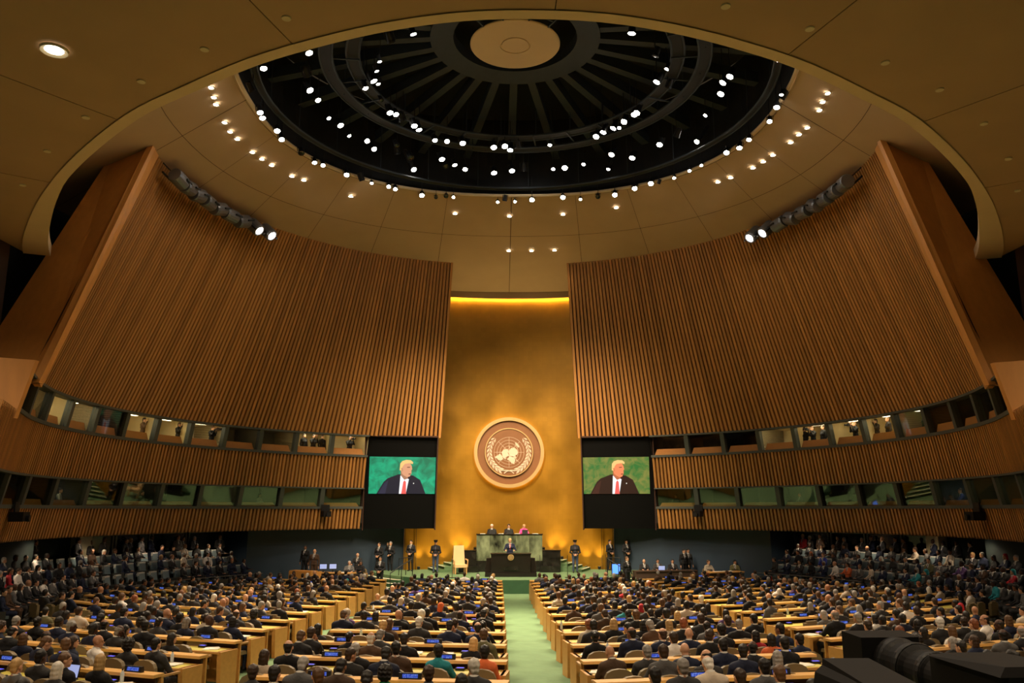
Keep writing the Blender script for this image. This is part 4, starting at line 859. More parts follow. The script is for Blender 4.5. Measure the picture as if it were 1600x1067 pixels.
# ================================================================== DESKS, CHAIRS, DELEGATES
def pick(d): return random.choices(list(d), list(d.values()))[0]
JW = {'black': 26, 'charcoal': 20, 'navy': 24, 'grey': 9, 'brown': 4, 'cream': 2.5, 'white': 2.5, 'teal': 1, 'green': 1, 'red': 1.6, 'orange': 1.2, 'purple': 1.2, 'blue': 1.6, 'olive': 1}
HW = {'black': 40, 'dark brown': 24, 'brown': 11, 'blond': 6, 'grey': 11, 'white': 4, 'red': 2}
SEG = {-1: [(.45, 4.45, 8, 'inner'), (6.05, 11.9, 22, 'outer'), (13.0, 16.3, 35, 'far')], 1: [(.85, 5.2, 9, 'inner'), (6.4, 12.1, 22, 'outer'), (13.2, 16.4, 35, 'far')]}
def row_y(k, x):
    y = 40.6 - 2.1 * k; x = abs(x)
    y += math.tan(rad(8)) * (min(x, 5.2) - .45)
    if x > 5.2: y += math.tan(rad(21)) * (min(x, 12.6) - 5.2)
    if x > 12.6: y += math.tan(rad(35)) * (x - 12.6)
    return y
def seen(p, mx=140, my=120):
    x, y, z = to_px(p); return z > 1 and -mx < x < 1600 + mx and y < 1067 + my
seats = []; ndesk = 0; npc = 0
NUMW = ['one', 'two', 'three', 'four', 'five', 'six', 'seven', 'eight', 'nine', 'ten', 'eleven', 'twelve', 'thirteen', 'fourteen', 'fifteen', 'sixteen', 'seventeen', 'eighteen']
con_me = MB().box((0, 0, .02), (.16, .11, .04)).mesh('console_body', 'plate_black'); cong_me = MB().box((0, -.005, .042), (.12, .07, .006)).mesh('display', 'console_glow')
pl_b = MB().hexa([(-.18, -.035, 0), (.18, -.035, 0), (.18, .035, 0), (-.18, .035, 0), (-.18, -.02, .09), (.18, -.02, .09), (.18, .02, .09), (-.18, .02, .09)]).mesh('housing', 'plate_black')
pl_s = MB().hexa([(-.12, -.038, .022), (.12, -.038, .022), (.12, -.03, .022), (-.12, -.03, .022), (-.12, -.026, .075), (.12, -.026, .075), (.12, -.02, .075), (-.12, -.02, .075)]).mesh('display', 'plate_screen')
pap_me = [MB().box((0, 0, .004), (.21, .297, .008)).mesh('paper', 'paper'), MB().box((0, 0, .006), (.30, .297, .012)).box((.05, .03, .015), (.21, .29, .006), .3).mesh('paper', 'paper')]
bot_me = MB().lathe([(0, 0), (.032, 0), (.033, .14), (.013, .18), (.013, .2), (0, .2)], 10).mesh('bottle', 'bottle'); cap_me = MB().lathe([(.015, .19), (.015, .215), (0, .215)], 8).mesh('cap', 'plate_black')
for s in (-1, 1):
    for si, (xa, xb, phi, bname) in enumerate(SEG[s]):
        for k in range(17):
            # clip the row to the room
            x0, x1 = xa, xb
            def ok(x):
                y = row_y(k, x); return y < 43.2 and (y < 24 or math.hypot(x, y - CEN) < 15.6) and (y > 24 or x < 16.4)
            xs = [x for x in np.linspace(xa, xb, 30) if ok(x)]
            if not xs: continue
            x0, x1 = xs[0], xs[-1]
            if x1 - x0 < 1.2: continue
            xm = (x0 + x1) / 2; W = (x1 - x0) / math.cos(rad(phi)); c = Vector((s * xm, row_y(k, xm), 0)); c.z = floor_z(c.y)
            if not (seen(c + Vector((0, 0, 1))) or seen(Vector((s * x0, row_y(k, x0), c.z + 1)))): continue
            rz = s * rad(phi); R = Matrix.Rotation(rz, 3, 'Z'); rown = NUMW[k]
            blk = f'{SIDE[s]} {bname} block'
            d = empty('delegate_desk', c, rz); ndesk += 1
            tag(d, f'long wooden desk, row {rown} from the stage, {blk}', 'desk', 'rows of delegate desks')
            MB().box((0, -.36, .73), (W, .50, .04)).build('desktop', 'desk_wood', d); MB().box((0, -.37, .752), (W - .16, .40, .006)).build('leather_inlay', 'desk_leather', d)
            MB().box((0, -.01, .865), (W, .24, .05)).build('ledge', 'desk_ledge', d); MB().box((0, .0, .79), (W - .1, .05, .10)).build('riser', 'brown_wall', d)
            MB().box((0, .08, .42), (W - .02, .035, .84)).build('front_panel', 'desk_wood', d)
            for e in (-1, 1): MB().hexa([(e * W / 2 - .05, -.56, 0), (e * W / 2 + .05, -.56, 0), (e * W / 2 + .05, -.10, 0), (e * W / 2 - .05, -.10, 0), (e * W / 2 - .05, -.60, .75), (e * W / 2 + .05, -.60, .75), (e * W / 2 + .05, -.08, .75), (e * W / 2 - .05, -.08, .75)]).build('end_panel', 'desk_wood', d)
            def L(x, y, z=0): q = c + R @ Vector((x, y, z)); return q
            npl = max(1, int(W / 2.0))
            for j in range(npl):
                q = L((j + .5 - npl / 2) * W / npl + random.uniform(-.55, .55), .0, .890)
                if not seen(q): continue
                root = empty('name_board', q, rz); place('housing', pl_b, root); place('display', pl_s, root)
                tag(root, f'blue lit name board {ORD[j]} on the desk of row {rown}, {blk}', 'name board', 'blue name boards on the desks')
            n = int(W / .62); near = c.y < 27
            for i in range(n):
                x = (i + .5 - n / 2) * W / n; ai = i if s > 0 else n - 1 - i     # counted from the centre aisle
                for rear, y in ((0, -.92), (1, -1.70)):
                    p = L(x + random.uniform(-.09, .09), y + random.uniform(-.07, .05)); p.z = floor_z(p.y)
                    if seen(p + Vector((0, 0, 1.3))) and (not rear or bname != 'far'): seats.append((p, rz, rear, rown, ai, blk))
                if near and i % 2 == 0:
                    q = L(x + .22, -.24, .756)
                    if seen(q):
                        root = empty('desk_console', q, rz); place('console_body', con_me, root); place('display', cong_me, root)
                        tag(root, f'small violet lit console, row {rown}, place {NUMW[min(17, ai)]} from aisle, {blk}', 'console', 'desk consoles')
                if c.y < 30 and random.random() < .42:
                    q = L(x - .1, -.36 + random.uniform(-.03, .03), .756)
                    if seen(q): tag(place('paper_sheets', random.choice(pap_me), None, q, rz + random.uniform(-.5, .5)), f'white papers on the desk of row {rown}, place {NUMW[min(17, ai)]} from aisle, {blk}', 'papers', 'papers on desks')
                if near and random.random() < .035 and npc < 7:
                    q = L(x, -.40, .756)
                    if seen(q, 0, 0): npc += 1; laptop(q, rz, f'open laptop with bright display, row {rown}, place {NUMW[min(17, ai)]} from aisle, {blk}', 'plate_black', 'laptop_glow')
                if near and random.random() < .10:
                    q = L(x - .25, -.2, .756)
                    if seen(q):
                        root = empty('water_bottle', q); place('bottle', bot_me, root); place('cap', cap_me, root)
                        tag(root, f'water bottle on row {rown}, place {NUMW[min(17, ai)]} from aisle, {blk}', 'bottle', 'water bottles on desks')

# chairs
def chair_meshes():
    b = MB(); prof = [(-.22, .50), (-.25, .70), (-.24, .80), (-.20, .87), (-.12, .91), (0, .925), (.12, .91), (.20, .87), (.24, .80), (.25, .70), (.22, .50)]
    b.prism(prof, -.33, -.25)
    se = MB().hexa([(-.26, -.24, .40), (.26, -.24, .40), (.27, .24, .40), (-.27, .24, .40), (-.25, -.23, .475), (.25, -.23, .475), (.26, .22, .475), (-.26, .22, .475)])
    ar = MB(); ar.box((-.31, -.02, .66), (.05, .46, .035)); ar.box((-.31, -.2, .53), (.035, .05, .25))
    al = MB(); al.box((.31, -.02, .66), (.05, .46, .035)); al.box((.31, -.2, .53), (.035, .05, .25))
    pe = MB(); pe.cyl((0, 0, .03), (0, 0, .41), .035, n=8)
    for i in range(4): a = i * math.pi / 2 + .78; pe.box((.14 * math.cos(a), .14 * math.sin(a), .025), (.30, .05, .05), a)
    return b, se, ar, al, pe
cb = chair_meshes(); cnames = ('backrest', 'seat', 'armrest', 'armrest', 'pedestal'); cm = ('chair_leather', 'chair_leather', 'chair_arm', 'chair_arm', 'black_metal')
chair_parts = [b.mesh(n, m, n == 'never') for b, n, m in zip(cb, cnames, cm)]
allc = MB()
for b, mi in zip(cb, (0, 0, 1, 1, 2)): allc.mat(mi); allc.add(b.v, b.f)
seats.sort(key=lambda t: (Vector(t[0]) - Vector(CAM)).length)
taken = [random.random() < (.88 if not t[2] else .62) for t in seats]
keep = [tk or not t[2] or random.random() < .25 for tk, t in zip(taken, seats)]
seats = [t for t, k in zip(seats, keep) if k]; taken = [t for t, k in zip(taken, keep) if k]
NCH, NPER = 280, 236
loose = []
for n, (p, rz, rear, rown, ai, blk) in enumerate(seats):
    if n >= NCH: loose.append((p, rz)); continue
    root = empty('delegate_chair', p, rz + (random.uniform(-.12, .12) if not taken[n] else 0))
    for me, nm in zip(chair_parts, cnames): place(nm, me, root)
    tag(root, f"{'occupied' if taken[n] else 'empty'} beige chair, {'behind ' if rear else ''}row {rown}, place {NUMW[min(17, ai)]} from aisle, {blk}", 'chair', 'beige delegate chairs')
def scatter(name, base_v, base_f, base_m, spots, mats, label, cat):
    V, F, MM, n = [], [], [], 0
    for (p, rz) in spots:
        c, s_ = math.cos(rz), math.sin(rz); v = base_v @ np.array(((c, s_, 0), (-s_, c, 0), (0, 0, 1))) + np.array(p)
        V.append(v); F.append(base_f + n); MM.append(base_m); n += len(v)
    o = place(name, to_mesh(name, np.concatenate(V), np.concatenate(F), mats, np.concatenate(MM))); tag(o, label, cat, kind='stuff'); o.data.polygons.foreach_set('use_smooth', np.zeros(len(o.data.polygons), bool)); return o
# simple far chair: all quads
fc = MB().box((0, -.29, .68), (.48, .08, .38)).box((0, -.29, .89), (.30, .07, .05)).box((0, 0, .44), (.52, .48, .08)).mat(1).box((-.31, -.02, .66), (.05, .46, .035)).box((.31, -.02, .66), (.05, .46, .035)).mat(2).box((0, 0, .2), (.07, .07, .4))
if loose: scatter('distant_chairs', np.array(fc.v), np.array(fc.f), np.array(fc.m), loose, ['chair_leather', 'chair_arm', 'black_metal'], 'further beige chairs in the front rows near the stage', 'chairs')

crowd = []     # (pose, p, rz, jacket, skin, hair, hairc, scale)
npers = 0
def look():
    w = random.random() < .30; sk = random.choices((0, 1, 2, 3), (34, 26, 18, 22))[0]
    j = pick(JW) if w else pick({k: v for k, v in JW.items() if k in ('black', 'charcoal', 'navy', 'grey', 'brown', 'cream', 'olive', 'white')})
    hc = pick(HW) if sk < 2 else ('black' if random.random() < .85 else 'grey')
    if w: h = random.choices(('long', 'bun', 'full', 'curly', 'scarf'), (45, 18, 18, 12, 6))[0]; hc = random.choice(('red', 'black', 'cream', 'teal', 'orange')) if h == 'scarf' else hc
    else: h = random.choices(('short', 'receding', 'full', None), (62, 16, 10, 12))[0]
    return w, sk, j, h, hc
HT = {'long': 'long', 'bun': 'pinned-up', 'full': 'thick', 'curly': 'curly', 'short': 'short', 'receding': 'thinning'}
WHO = [(605, 1035, 1, 3, 'green', 'curly', 'black'), (683, 1010, 1, 2, 'teal', 'full', 'black'), (772, 1008, 1, 3, 'orange', 'full', 'black'), (728, 990, 1, 0, 'black', 'long', 'blond'), (645, 978, 0, 0, 'charcoal', 'short', 'white'), (165, 1050, 1, 0, 'black', 'long', 'blond'),
       (420, 1010, 1, 1, 'cream', 'long', 'dark brown'), (905, 985, 1, 1, 'cream', 'full', 'red'), (965, 985, 1, 0, 'black', 'long', 'blond'), (1210, 955, 0, 2, 'grey', 'short', 'black'), (1340, 955, 0, 3, 'white', 'short', 'black'), (1052, 975, 1, 0, 'cream', 'long', 'blond'), (720, 945, 1, 1, 'pink', 'full', 'black'),
       (1505, 935, 1, 2, 'red', 'scarf', 'red'), (860, 940, 1, 1, 'cream', 'full', 'brown'), (660, 985, 0, 0, 'charcoal', 'full', 'white'), (1078, 1000, 0, 0, 'navy', None, 'grey'), (560, 1050, 0, 3, 'navy', 'short', 'black'), (330, 980, 0, 3, 'black', None, 'black'), (1470, 970, 0, 0, 'charcoal', 'full', 'white')]
pxs = np.array([to_px(t[0] + Vector((0, 0, 1.2)))[:2] for t in seats]); forced = {}
for px, py, *who in WHO:
    d2 = ((pxs - np.array((px, py))) ** 2).sum(1)
    for n in np.argsort(d2)[:6]:
        if taken[n] and n not in forced: forced[int(n)] = who; break
for n, (p, rz, rear, rown, ai, blk) in enumerate(seats):
    if not taken[n]: continue
    w, sk, j, h, hc = forced[n] if n in forced else look(); sc = random.uniform(.93, 1.0) * (.95 if w else 1)
    if npers < NPER:
        pose = random.choice(('w_upright', 'w_lap')) if w else random.choices(('upright', 'write', 'turn_left', 'turn_right', 'chin', 'recline', 'phone'), (30, 18, 12, 12, 8, 12, 8))[0]
        look_s = f'{hc} headscarf' if h == 'scarf' else ('bald head' if h is None else f'{HT[h]} {hc} hair')
        person(pose, p, rz + random.choice((0, 0, 1)) * random.uniform(-.35, .35), j, sk, h, hc, sc, random.choice(('tie_dark', 'tie_red')),
               label=f"person in {j} with {look_s}, {'behind ' if rear else ''}row {rown}, place {NUMW[min(17, ai)]}, {blk}", group='seated delegates')
        npers += 1
    else: crowd.append((random.choice(('lo_a', 'lo_b', 'lo_c')) if not w else 'lo_c', p, rz + random.uniform(-.2, .2), j, sk, h, hc, sc))

# ================================================================== SIDE GALLERIES
gs_b = MB().hexa([(-.25, -.30, .42), (.25, -.30, .42), (.25, -.20, .42), (-.25, -.20, .42), (-.23, -.38, .95), (.23, -.38, .95), (.23, -.30, .95), (-.23, -.30, .95)]).mesh('backrest', 'seat_blue')
gs_c = MB().hexa([(-.235, -.39, .80), (.235, -.39, .80), (.235, -.285, .80), (-.235, -.285, .80), (-.235, -.40, .96), (.235, -.40, .96), (.235, -.295, .96), (-.235, -.295, .96)]).mesh('cover', 'seat_cover')
gs_s = MB().box((0, 0, .42), (.5, .5, .09)).mesh('seat', 'seat_blue'); gs_l = [MB().box((x, -.05, .3), (.04, .42, .6)).mesh('side_frame', 'parapet') for x in (-.27, .27)]
for s in (-1, 1):
    g = MB(); TI3 = ((16.6, 17.75, .45), (17.75, 18.9, .80), (18.9, 21.0, 1.15))
    for R0, R1, z in TI3:
        def q(u, v, R0=R0, R1=R1, z=z): k = [(R0, 0), (R0, z), (R1, z)][int(round(v * 2))]; return pol(s, rad(50 + 64 * u), k[0], k[1])
        g.grid(q, 40, 2)
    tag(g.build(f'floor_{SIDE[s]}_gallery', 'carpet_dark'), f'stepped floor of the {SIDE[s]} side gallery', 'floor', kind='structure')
    pr = MB()
    def q2(u, v): k = [(16.45, 0), (16.45, .86), (16.6, .86), (16.6, 0)][int(round(v * 3))]; return pol(s, rad(50 + 64 * u), *k)
    pr.grid(q2, 40, 3); root = pr.build('gallery_parapet', 'parapet'); tag(root, f'low dark parapet in front of the {SIDE[s]} gallery', 'parapet', kind='structure')
    MB().tube([pol(s, rad(50 + 64 * i / 40), 16.5, 1.0) for i in range(41)], .025, 6).build('handrail', 'grey_metal', root)
    for r, (R, z) in enumerate(((17.35, .45), (18.45, .80), (19.5, 1.15))):
        n = int(rad(60) * R / .70)
        for i in range(n):
            an = rad(52 + 60 * i / n); p = pol(s, an, R, z); dirn = Vector((0, 37, 0)) - Vector((p.x, p.y, 0)); rz = math.atan2(-dirn.x, dirn.y)
            if not seen(p, 60, 10): continue
            root = empty('gallery_seat', p, rz); place('backrest', gs_b, root); place('cover', gs_c, root); place('seat', gs_s, root); [place('side_frame', m_, root) for m_ in gs_l]
            tag(root, f'blue-grey gallery seat, {ORD2[i]} from the stage, {("front", "middle", "rear")[r]} tier of the {SIDE[s]} gallery', 'seat', f'seats in the {SIDE[s]} gallery')
            empty_run = (r < 2 and 52 + 60 * i / n > 66 and 52 + 60 * i / n < 80 and s < 0)
            if random.random() < (.25 if empty_run else .92):
                w, sk, j, h, hc = look(); crowd.append((random.choice(('lo_b', 'lo_c', 'lo_a')), p, rz + random.uniform(-.3, .3), j, sk, h, hc, random.uniform(.93, 1)))
    for k in range(26):    # people standing at the back
        an = rad(50 + random.uniform(0, 62)); p = pol(s, an, random.uniform(20.1, 20.7), 1.15); w, sk, j, h, hc = look()
        if seen(p, 60, 10): crowd.append(('lo_d', p, math.atan2(p.x, CEN + 3 - p.y) + random.uniform(-.4, .4), j if j != 'white' else 'grey', sk, h, hc, random.uniform(.93, 1.02)))

# the rest of the audience: one object
cmats = ['cloth_' + k for k in JACK] + ['skin_%d' % k for k in range(4)] + ['hair_' + k for k in HAIRC] + ['shirt', 'tie_dark', 'shoe', 'eye']
ci = {k: i for i, k in enumerate(cmats)}
V, F, MM, n0 = [], [], [], 0
for pose, p, rz, j, sk, h, hc, sc in crowd:
    v, f, m, hm = POSES[pose]; parts = [(v, f, np.array([ci['cloth_' + j], ci['cloth_' + (j if j in ('black', 'navy', 'charcoal', 'brown') else 'charcoal')], ci['skin_%d' % sk], ci['shirt'], ci['tie_dark'], ci['shoe'], ci['eye']])[m])]
    if h:
        hv, hf, _ = xf(HAIR_LO[{'long': 'long', 'scarf': 'long', 'curly': 'full', 'full': 'full'}.get(h, 'short')], hm)
        parts.append((hv, hf, np.full(len(hf), ci['cloth_' + hc] if h == 'scarf' else ci['hair_' + hc])))
    v, f, m = join(parts); c, s_ = math.cos(rz), math.sin(rz)
    v = (v * sc) @ np.array(((c, s_, 0), (-s_, c, 0), (0, 0, 1))) + np.array(p)
    V.append(v); F.append(f + n0); MM.append(m); n0 += len(v)
if crowd:
    o = place('distant_audience', to_mesh('distant_audience', np.concatenate(V), np.concatenate(F), cmats, np.concatenate(MM)))
    tag(o, 'dense crowd of further people in the front rows and side galleries', 'crowd', kind='stuff')
print('SEATS', len(seats), 'individual', npers, 'crowd', len(crowd), 'desks', ndesk)

# ================================================================== PEOPLE ON AND AROUND THE STAGE
FACE = math.pi
mat('guard_trousers', (.05, .07, .13), .8)
person('rest', (.0, 47.05, .88), FACE, 'navy', 0, 'full', 'blond', 1.0, 'tie_red', label='speaker in dark suit and red tie standing behind the black podium')
tag(MB().box((0, 47.05, .78), (1.6, .9, .2)).build('speaker_step', 'carpet_dark'), 'low dark step under the speaker behind the podium', 'step')
for x, j, h, hc, lb in ((-1.03, 'black', 'short', 'white', 'white-haired person in dark jacket seated left on the rostrum'), (-.03, 'black', 'full', 'dark brown', 'dark-haired person in black seated in the middle of the rostrum'), (.87, 'pink', 'long', 'blond', 'person in bright pink jacket seated right on the rostrum')):
    person('w_upright' if j == 'pink' else 'upright', (x, 50.45, 2.0), FACE, j, 0, h, hc, 1.0, label=lb)
    root = empty('rostrum_chair', (x, 50.45, 2.0), FACE)
    for me, nm in zip(chair_parts, cnames): place(nm, me, root)
    tag(root, f'chair of the {"pink-jacketed" if j == "pink" else ("white-haired" if hc == "white" else "middle")} person on the rostrum', 'chair')
def cap(o, pose):
    c = MB().lathe([(.098, .06), (.10, .10), (.125, .13), (.12, .155), (.03, .165), (0, .165)], 16, (0, -.01, 0)); c.hexa([(-.07, .06, .055), (.07, .06, .055), (.05, .135, .04), (-.05, .135, .04), (-.07, .06, .065), (.07, .06, .065), (.05, .135, .05), (-.05, .135, .05)])
    h = c.build('peaked_cap', 'rubber', o); h.matrix_local = POSES[pose][3]
for x, w in ((-4.2, 'left'), (3.72, 'right')):
    o = person('clasp', (x, 48.7, .68), FACE, 'black', 1, 'short', 'black', 1.02, 'tie_dark', 'blue', 'cloth_black', label=f'uniformed guard in cap standing {w} of the podium')
    set_mat(o, T, 'guard_trousers') if 'guard_trousers' in M else None; cap(o, 'clasp')
ST = [(-8.7, 49.3, .0, 'charcoal', 0, 'receding', 'white', 'phone', 'bent white-haired person in dark suit before the left blue wall'),
      (-7.6, 50.1, .55, 'black', 0, 'short', 'dark brown', 'clasp', 'person in black suit, left of the pair before the blue wall'), (-6.95, 50.2, .6, 'black', 0, 'short', 'grey', 'raise', 'person with raised hand, right of the pair before the left blue wall'),
      (-5.75, 50.2, .68, 'black', 0, 'short', 'dark brown', 'clasp', 'person in black suit beside the left edge of the gold wall'), (-6.9, 45.7, .0, 'black', 1, 'short', 'black', 'clasp', 'person in dark suit standing at the foot of the left stage steps'),
      (-11.1, 46.6, .55, 'black', 2, 'short', 'black', 'sides', 'person with papers standing on the brown lectern platform, left'), (-10.55, 46.4, .35, 'brown', 0, 'receding', 'brown', 'sides', 'shorter person beside the brown lectern platform, left'),
      (5.95, 50.6, .68, 'black', 1, 'short', 'black', 'clasp', 'person in black beside the right edge of the gold wall'), (6.95, 50.7, .68, 'black', 1, 'short', 'black', 'clasp', 'tall person in black suit before the right blue wall'),
      (6.15, 45.3, .0, 'black', 0, 'short', 'brown', 'sides', 'person in black suit with white shirt by the right stage steps'), (9.85, 48.4, .25, 'black', 0, 'short', 'black', 'sides', 'person in dark suit before the middle of the right blue wall'), (10.15, 48.7, .25, 'charcoal', 1, 'short', 'black', 'sides', 'person half hidden behind another before the right blue wall')]
for x, y, z, j, sk, h, hc, pose, lb in ST:
    if pose == 'phone': pose = 'rest'
    o = person(pose, (x, y, z), FACE + random.uniform(-.3, .3) + (.5 if x > 0 else -.4), j, sk, h, hc, 1.0, label=lb)
    if z > .7 or z in (.55, .6, .35, .25):
        tag(MB().box((x, y, z / 2), (.64, .7, z)).build('step_block', 'carpet_dark'), 'dark riser under the ' + lb.split(',')[0], 'riser')
# secretariat tables at both sides
def table(name, x, y, w, rz, label, top='desk_wood'):
    root = empty(name, (x, y, 0), rz); MB().box((0, 0, .86), (w, .7, .05)).build('table_top', top, root); MB().box((0, -.28, .42), (w, .05, .84)).build('front_panel', 'brown_wall', root)
    for e in (-1, 1): MB().box((e * (w / 2 - .04), 0, .42), (.06, .6, .84)).build('end_panel', 'brown_wall', root)
    return tag(root, label, 'table')
table('side_table', -9.6, 46.4, 2.6, -.3, 'dark table with two screens before the left blue wall'); table('side_table', 11.6, 46.6, 2.2, .35, 'paper covered table before the right blue wall')
table('side_table', 8.6, 47.6, 3.6, .2, 'long low dark bench desk right of the stage steps', 'brown_wall')
for k, x in enumerate((-10.05, -9.55)):
    root = empty('monitor', (x, 46.4 + .1 * k, .885), .2); MB().box((0, 0, .3), (.44, .05, .3)).build('casing', 'plate_black', root); MB().box((0, -.03, .3), (.36, .01, .24)).build('display', 'laptop_glow', root); MB().cyl((0, .02, 0), (0, .02, .18), .03, n=8).build('stand', 'plate_black', root)
    tag(root, f'{("left", "right")[k]} monitor on the table before the left blue wall', 'monitor')
for k, (x, y) in enumerate(((-8.95, 46.2), (11.3, 46.5), (11.9, 46.8))): tag(MB().box((x, y, .895), (.5, .35, .02), .3).build('paper_stack', 'paper'), f'papers on the {("left side", "right side", "far right side")[k]} table', 'papers')
lec = empty('lectern', (-11.0, 45.2, 0), -.5); tag(lec, 'brown wooden lectern platform left of the side table', 'lectern')
MB().box((0, 0, .5), (1.5, .06, 1.0)).build('front_panel', 'wood_panel', lec); MB().box((0, .25, 1.02), (1.5, .5, .05)).build('top', 'wood_panel', lec); MB().box((-.72, .4, .5), (.06, .8, 1.0)).build('side_panel', 'wood_panel', lec); MB().box((.72, .4, .5), (.06, .8, 1.0)).build('side_panel', 'wood_panel', lec)
SID = [('upright', -8.8, 47.2, .2, 'grey', 0, 'short', 'white', 'grey-haired person seated at the table with screens, left'), ('w_upright', -8.2, 47.4, -.2, 'black', 2, 'long', 'black', 'long-haired person seated beside the table with screens'),
       ('w_upright', 11.0, 47.5, .1, 'cream', 0, 'full', 'brown', 'person leaning over the paper covered table, right'), ('turn_left', 12.5, 47.6, -.2, 'olive', 1, 'short', 'black', 'person at the far end of the paper covered table'),
       ('upright', 7.6, 48.5, 0, 'black', 0, 'receding', 'grey', 'person in black at the bench desk, nearest the stage'), ('upright', 8.4, 48.6, 0, 'charcoal', 1, 'short', 'black', 'person with laptop at the bench desk right of the stage'), ('upright', 9.2, 48.4, 0, 'black', 1, 'short', 'black', 'person at the outer end of the bench desk')]
for pose, x, y, r, j, sk, h, hc, lb in SID:
    person(pose, (x, y, .1), FACE + r, j, sk, h, hc, 1.0, label=lb)
    root = empty('side_chair', (x, y, .08), FACE + r)
    for me, nm in zip(chair_parts, cnames): place(nm, me, root)
    tag(root, 'chair of the ' + lb.split(',')[0], 'chair')
laptop((8.4, 47.6, .89), math.pi, 'open pale laptop on the bench desk right of the stage', 'laptop_glow')
root = empty('display_monitor', (5.75, 46.6, .68)); MB().box((0, 0, .35), (.5, .08, .6)).build('casing', 'plate_black', root); MB().box((0, -.045, .35), (.42, .01, .5)).build('display', 'monitor_blue', root); tag(root, 'small bright blue monitor at the right stage steps', 'monitor')
tag(MB().box((5.75, 46.6, .34), (.7, .5, .68)).build('monitor_box', 'wood_panel'), 'wooden box under the blue monitor by the right steps', 'box')

# ================================================================== PEOPLE IN THE BOOTHS
def camera_prop(parent, pose, long=False):
    b = MB().box((0, 0, 0), (.16, .22 if not long else .4, .16)).box((0, .0, .12), (.05, .2, .06)).cyl((0, .1, 0), (0, .34 if not long else .5, 0), .05, .06, 10)
    o = b.build('photo_camera', 'rubber', None); o.parent = parent; o.location = (0, .33, 1.62 if not long else 1.5); return o
BP = [(-1, 0, 0, .5, 'lift', 'photographer in black lifting a camera, innermost left upper booth', 1), (-1, 0, 1, .25, 'sides', 'left of three people in the second left upper booth', 0), (-1, 0, 1, .5, 'lift', 'middle of three people in the second left upper booth', 0), (-1, 0, 1, .75, 'sides', 'right of three people in the second left upper booth', 0),
      (-1, 0, 4, .35, 'lift', 'photographer with camera in the fifth left upper booth', 1), (-1, 0, 5, .3, 'lift', 'person behind film gear in the sixth left upper booth', 1), (-1, 0, 6, .3, 'lift', 'photographer in brown in the seventh left upper booth', 1),
      (1, 0, 4, .25, 'sides', 'left of three people in the fifth right upper booth', 0), (1, 0, 4, .5, 'lift', 'middle of three people in the fifth right upper booth', 1), (1, 0, 4, .78, 'sides', 'right of three people in the fifth right upper booth', 0), (1, 0, 5, .7, 'lift', 'lone photographer in the sixth right upper booth', 1),
      (1, 0, 6, .3, 'lift', 'left person of two in the seventh right upper booth', 1), (1, 0, 6, .62, 'sides', 'right person of two in the seventh right upper booth', 0), (1, 0, 7, .7, 'sides', 'person in the dim eighth right upper booth', 0),
      (-1, 1, 2, .5, 'w_lap', 'interpreter in white in the third left lower booth', 0), (-1, 1, 5, .4, 'w_lap', 'interpreter seated in the sixth left lower booth', 0), (-1, 1, 9, .5, 'upright', 'interpreter in dark jacket in the tenth left lower booth', 0), (-1, 1, 7, .5, 'w_lap', 'interpreter in pale blouse in the eighth left lower booth', 0),
      (1, 1, 7, .5, 'upright', 'interpreter in blue shirt in the eighth right lower booth', 0), (1, 1, 9, .4, 'w_lap', 'interpreter in white in the tenth right lower booth', 0), (1, 1, 3, .5, 'upright', 'interpreter in dark clothes in the fourth right lower booth', 0), (1, 1, 0, .5, 'w_lap', 'interpreter in the innermost right lower booth', 0)]
for s, lvl, i, f, pose, lb, camf in BP:
    aend = 117 if lvl == 0 else 125; zb = 7.27 if lvl == 0 else 4.35; an = A_BOOTH + (rad(aend) - A_BOOTH) * (i + f) / 12
    p = pol(s, an, wall_r(zb)); v_, r_ = (p - Vector((CAM[0], CAM[1], 0))).normalized(), Vector((s * math.sin(an), math.cos(an), 0)); an -= .62 * min(1.0, math.tan(min(1.1, v_.angle(r_)))) / 17
    p = pol(s, an, wall_r(zb) + .66, zb); p.z = zb - .56; dirn = Vector((0, 40, 0)) - p; rz = math.atan2(-dirn.x, dirn.y)
    w = pose.startswith('w_')
    o = person(pose, p, rz, ('white' if 'white' in lb or 'pale' in lb else 'blue' if 'blue' in lb else 'brown' if 'brown' in lb else 'black'), random.choice((0, 1)), 'long' if w else 'short', random.choice(('black', 'dark brown', 'brown')), .95, shirt='cloth_black' if lvl == 0 else 'shirt', label=lb)
    if camf:
        b = MB().box((0, 0, 0), (.14, .12, .10)).box((0, 0, .065), (.06, .08, .04)).cyl((0, .05, 0), (0, .2, 0), .04, .05, 10)
        c = b.build('photo_camera', 'rubber', None, p + Vector((-math.sin(rz) * .34, math.cos(rz) * .30, 1.49)), rz); tag(c, 'black camera held by the ' + ' '.join(lb.split()[:2]) + ', ' + ' '.join(lb.split()[-5:]), 'camera')
# dark loudspeakers hung on the lower slat bands
for k, (s, an, w) in enumerate(((-1, 104, 'near the left frame edge'), (-1, 36, 'close to the left screen'), (1, 37, 'close to the right screen'), (1, 95, 'near the right frame edge'))):
    p = pol(s, rad(an), wall_r(4.0) - .35, 3.95); root = empty('hung_projector', p, -s * rad(an) )
    MB().box((0, 0, 0), (.75 if an > 60 else .45, .45, .32)).build('casing', 'rubber', root); MB().cyl((0, .2, -.05), (0, -.34, -.05), .10, .12, 12).build('barrel', 'black_metal', root); MB().box((0, .1, .3), (.5, .05, .4)).build('bracket', 'black_metal', root)
    tag(root, f'black device hung on the lower slat band {w}', 'projector', 'devices on the slat bands')

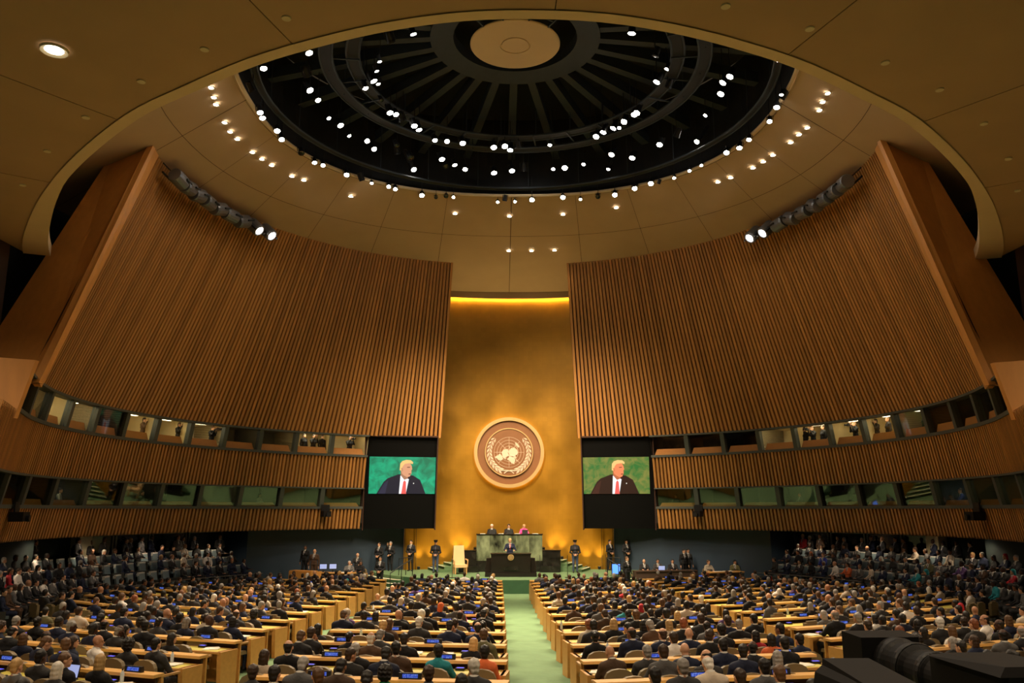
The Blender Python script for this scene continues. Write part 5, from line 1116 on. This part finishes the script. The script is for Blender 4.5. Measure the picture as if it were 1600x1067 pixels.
# ================================================================== BROADCAST CAMERA IN THE FOREGROUND
tv = empty('broadcast_camera', (1.69, 4.15, 2.5), rad(3)); tag(tv, 'large black broadcast camera with long lens at the lower right', 'camera')
z = .855
MB().box((.06, -.05, z - .02), (.32, .62, .30)).build('body', 'hood_black', tv)
MB().hexa([(-.14, -.36, z + .13), (.26, -.36, z + .13), (.26, .22, z + .13), (-.14, .22, z + .13), (-.10, -.34, z + .17), (.22, -.34, z + .17), (.2, .16, z + .15), (-.08, .16, z + .15)]).build('top_plate', 'hood_black', tv)
MB().lathe([(.085, -.24), (.10, -.22), (.10, -.34), (.115, -.35), (.115, -.47), (.108, -.48), (.108, -.52), (.13, -.54), (.13, -.64), (.122, -.65), (.122, -.68), (.132, -.70), (.132, -.82), (.11, -.86), (0, -.86)], 28, (0, 0, z + .0), 'Y').build('lens', 'rubber', tv)
for y in (.36, .55, .72): MB().lathe([(.118 if y < .5 else .134 if y < .7 else .133, -y), (.122 if y < .5 else .138 if y < .7 else .137, -y - .02), (.118 if y < .5 else .134 if y < .7 else .133, -y - .05)], 28, (0, 0, z), 'Y').build('focus_ring', 'black_metal', tv)
MB().hexa([(-.19, .80, z - .13), (.15, .80, z - .13), (.16, 1.0, z - .14), (-.21, 1.0, z - .14), (-.19, .80, z + .13), (.15, .80, z + .13), (.16, 1.0, z + .14), (-.21, 1.0, z + .14)]).build('lens_hood', 'hood_black', tv)
MB().box((.0, .35, z - .13), (.06, .9, .04)).build('support_rail', 'black_metal', tv)
MB().lathe([(.012, 0), (.012, .012), (0, .013)], 10, (.19, -.30, z + .15)).build('tally_light', 'led_green', tv)
MB().tube([(.22, -.3, z + .12), (.28, -.42, z + .02), (.32, -.5, z - .2)], .02, 6).build('strap', 'orange', tv)
MB().cyl((0, 0, .45), (0, 0, z - .18), .06, n=12).build('tripod_column', 'black_metal', tv)
for k in range(3): a = 2.09 * k + .5; MB().cyl((0, 0, .55), (.45 * math.cos(a), .45 * math.sin(a), 0), .025, .02, 8).build('tripod_leg', 'black_metal', tv)
hd = empty('prompter_hood', (1.03, 3.95, 2.47)); tag(hd, 'angular black hood of a monitor left of the broadcast camera', 'hood')
MB().hexa([(-.16, -.30, .55), (.17, -.30, .55), (.17, .20, .55), (-.16, .20, .55), (-.08, -.30, 1.00), (.15, -.30, 1.00), (.12, .18, 1.04), (-.10, .18, 1.04)]).build('hood', 'hood_black', hd)
MB().hexa([(-.20, -.34, .50), (-.08, -.34, .50), (-.10, .20, .50), (-.22, .20, .50), (-.10, -.32, .98), (-.06, -.32, 1.0), (-.08, .18, 1.03), (-.14, .18, .98)]).build('side_flap', 'hood_black', hd)
MB().cyl((.03, 0, 0), (.03, 0, .56), .04, n=10).build('stand', 'black_metal', hd); MB().lathe([(.2, 0), (.2, .03), (0, .04)], 16, (.03, 0, 0)).build('base', 'black_metal', hd)
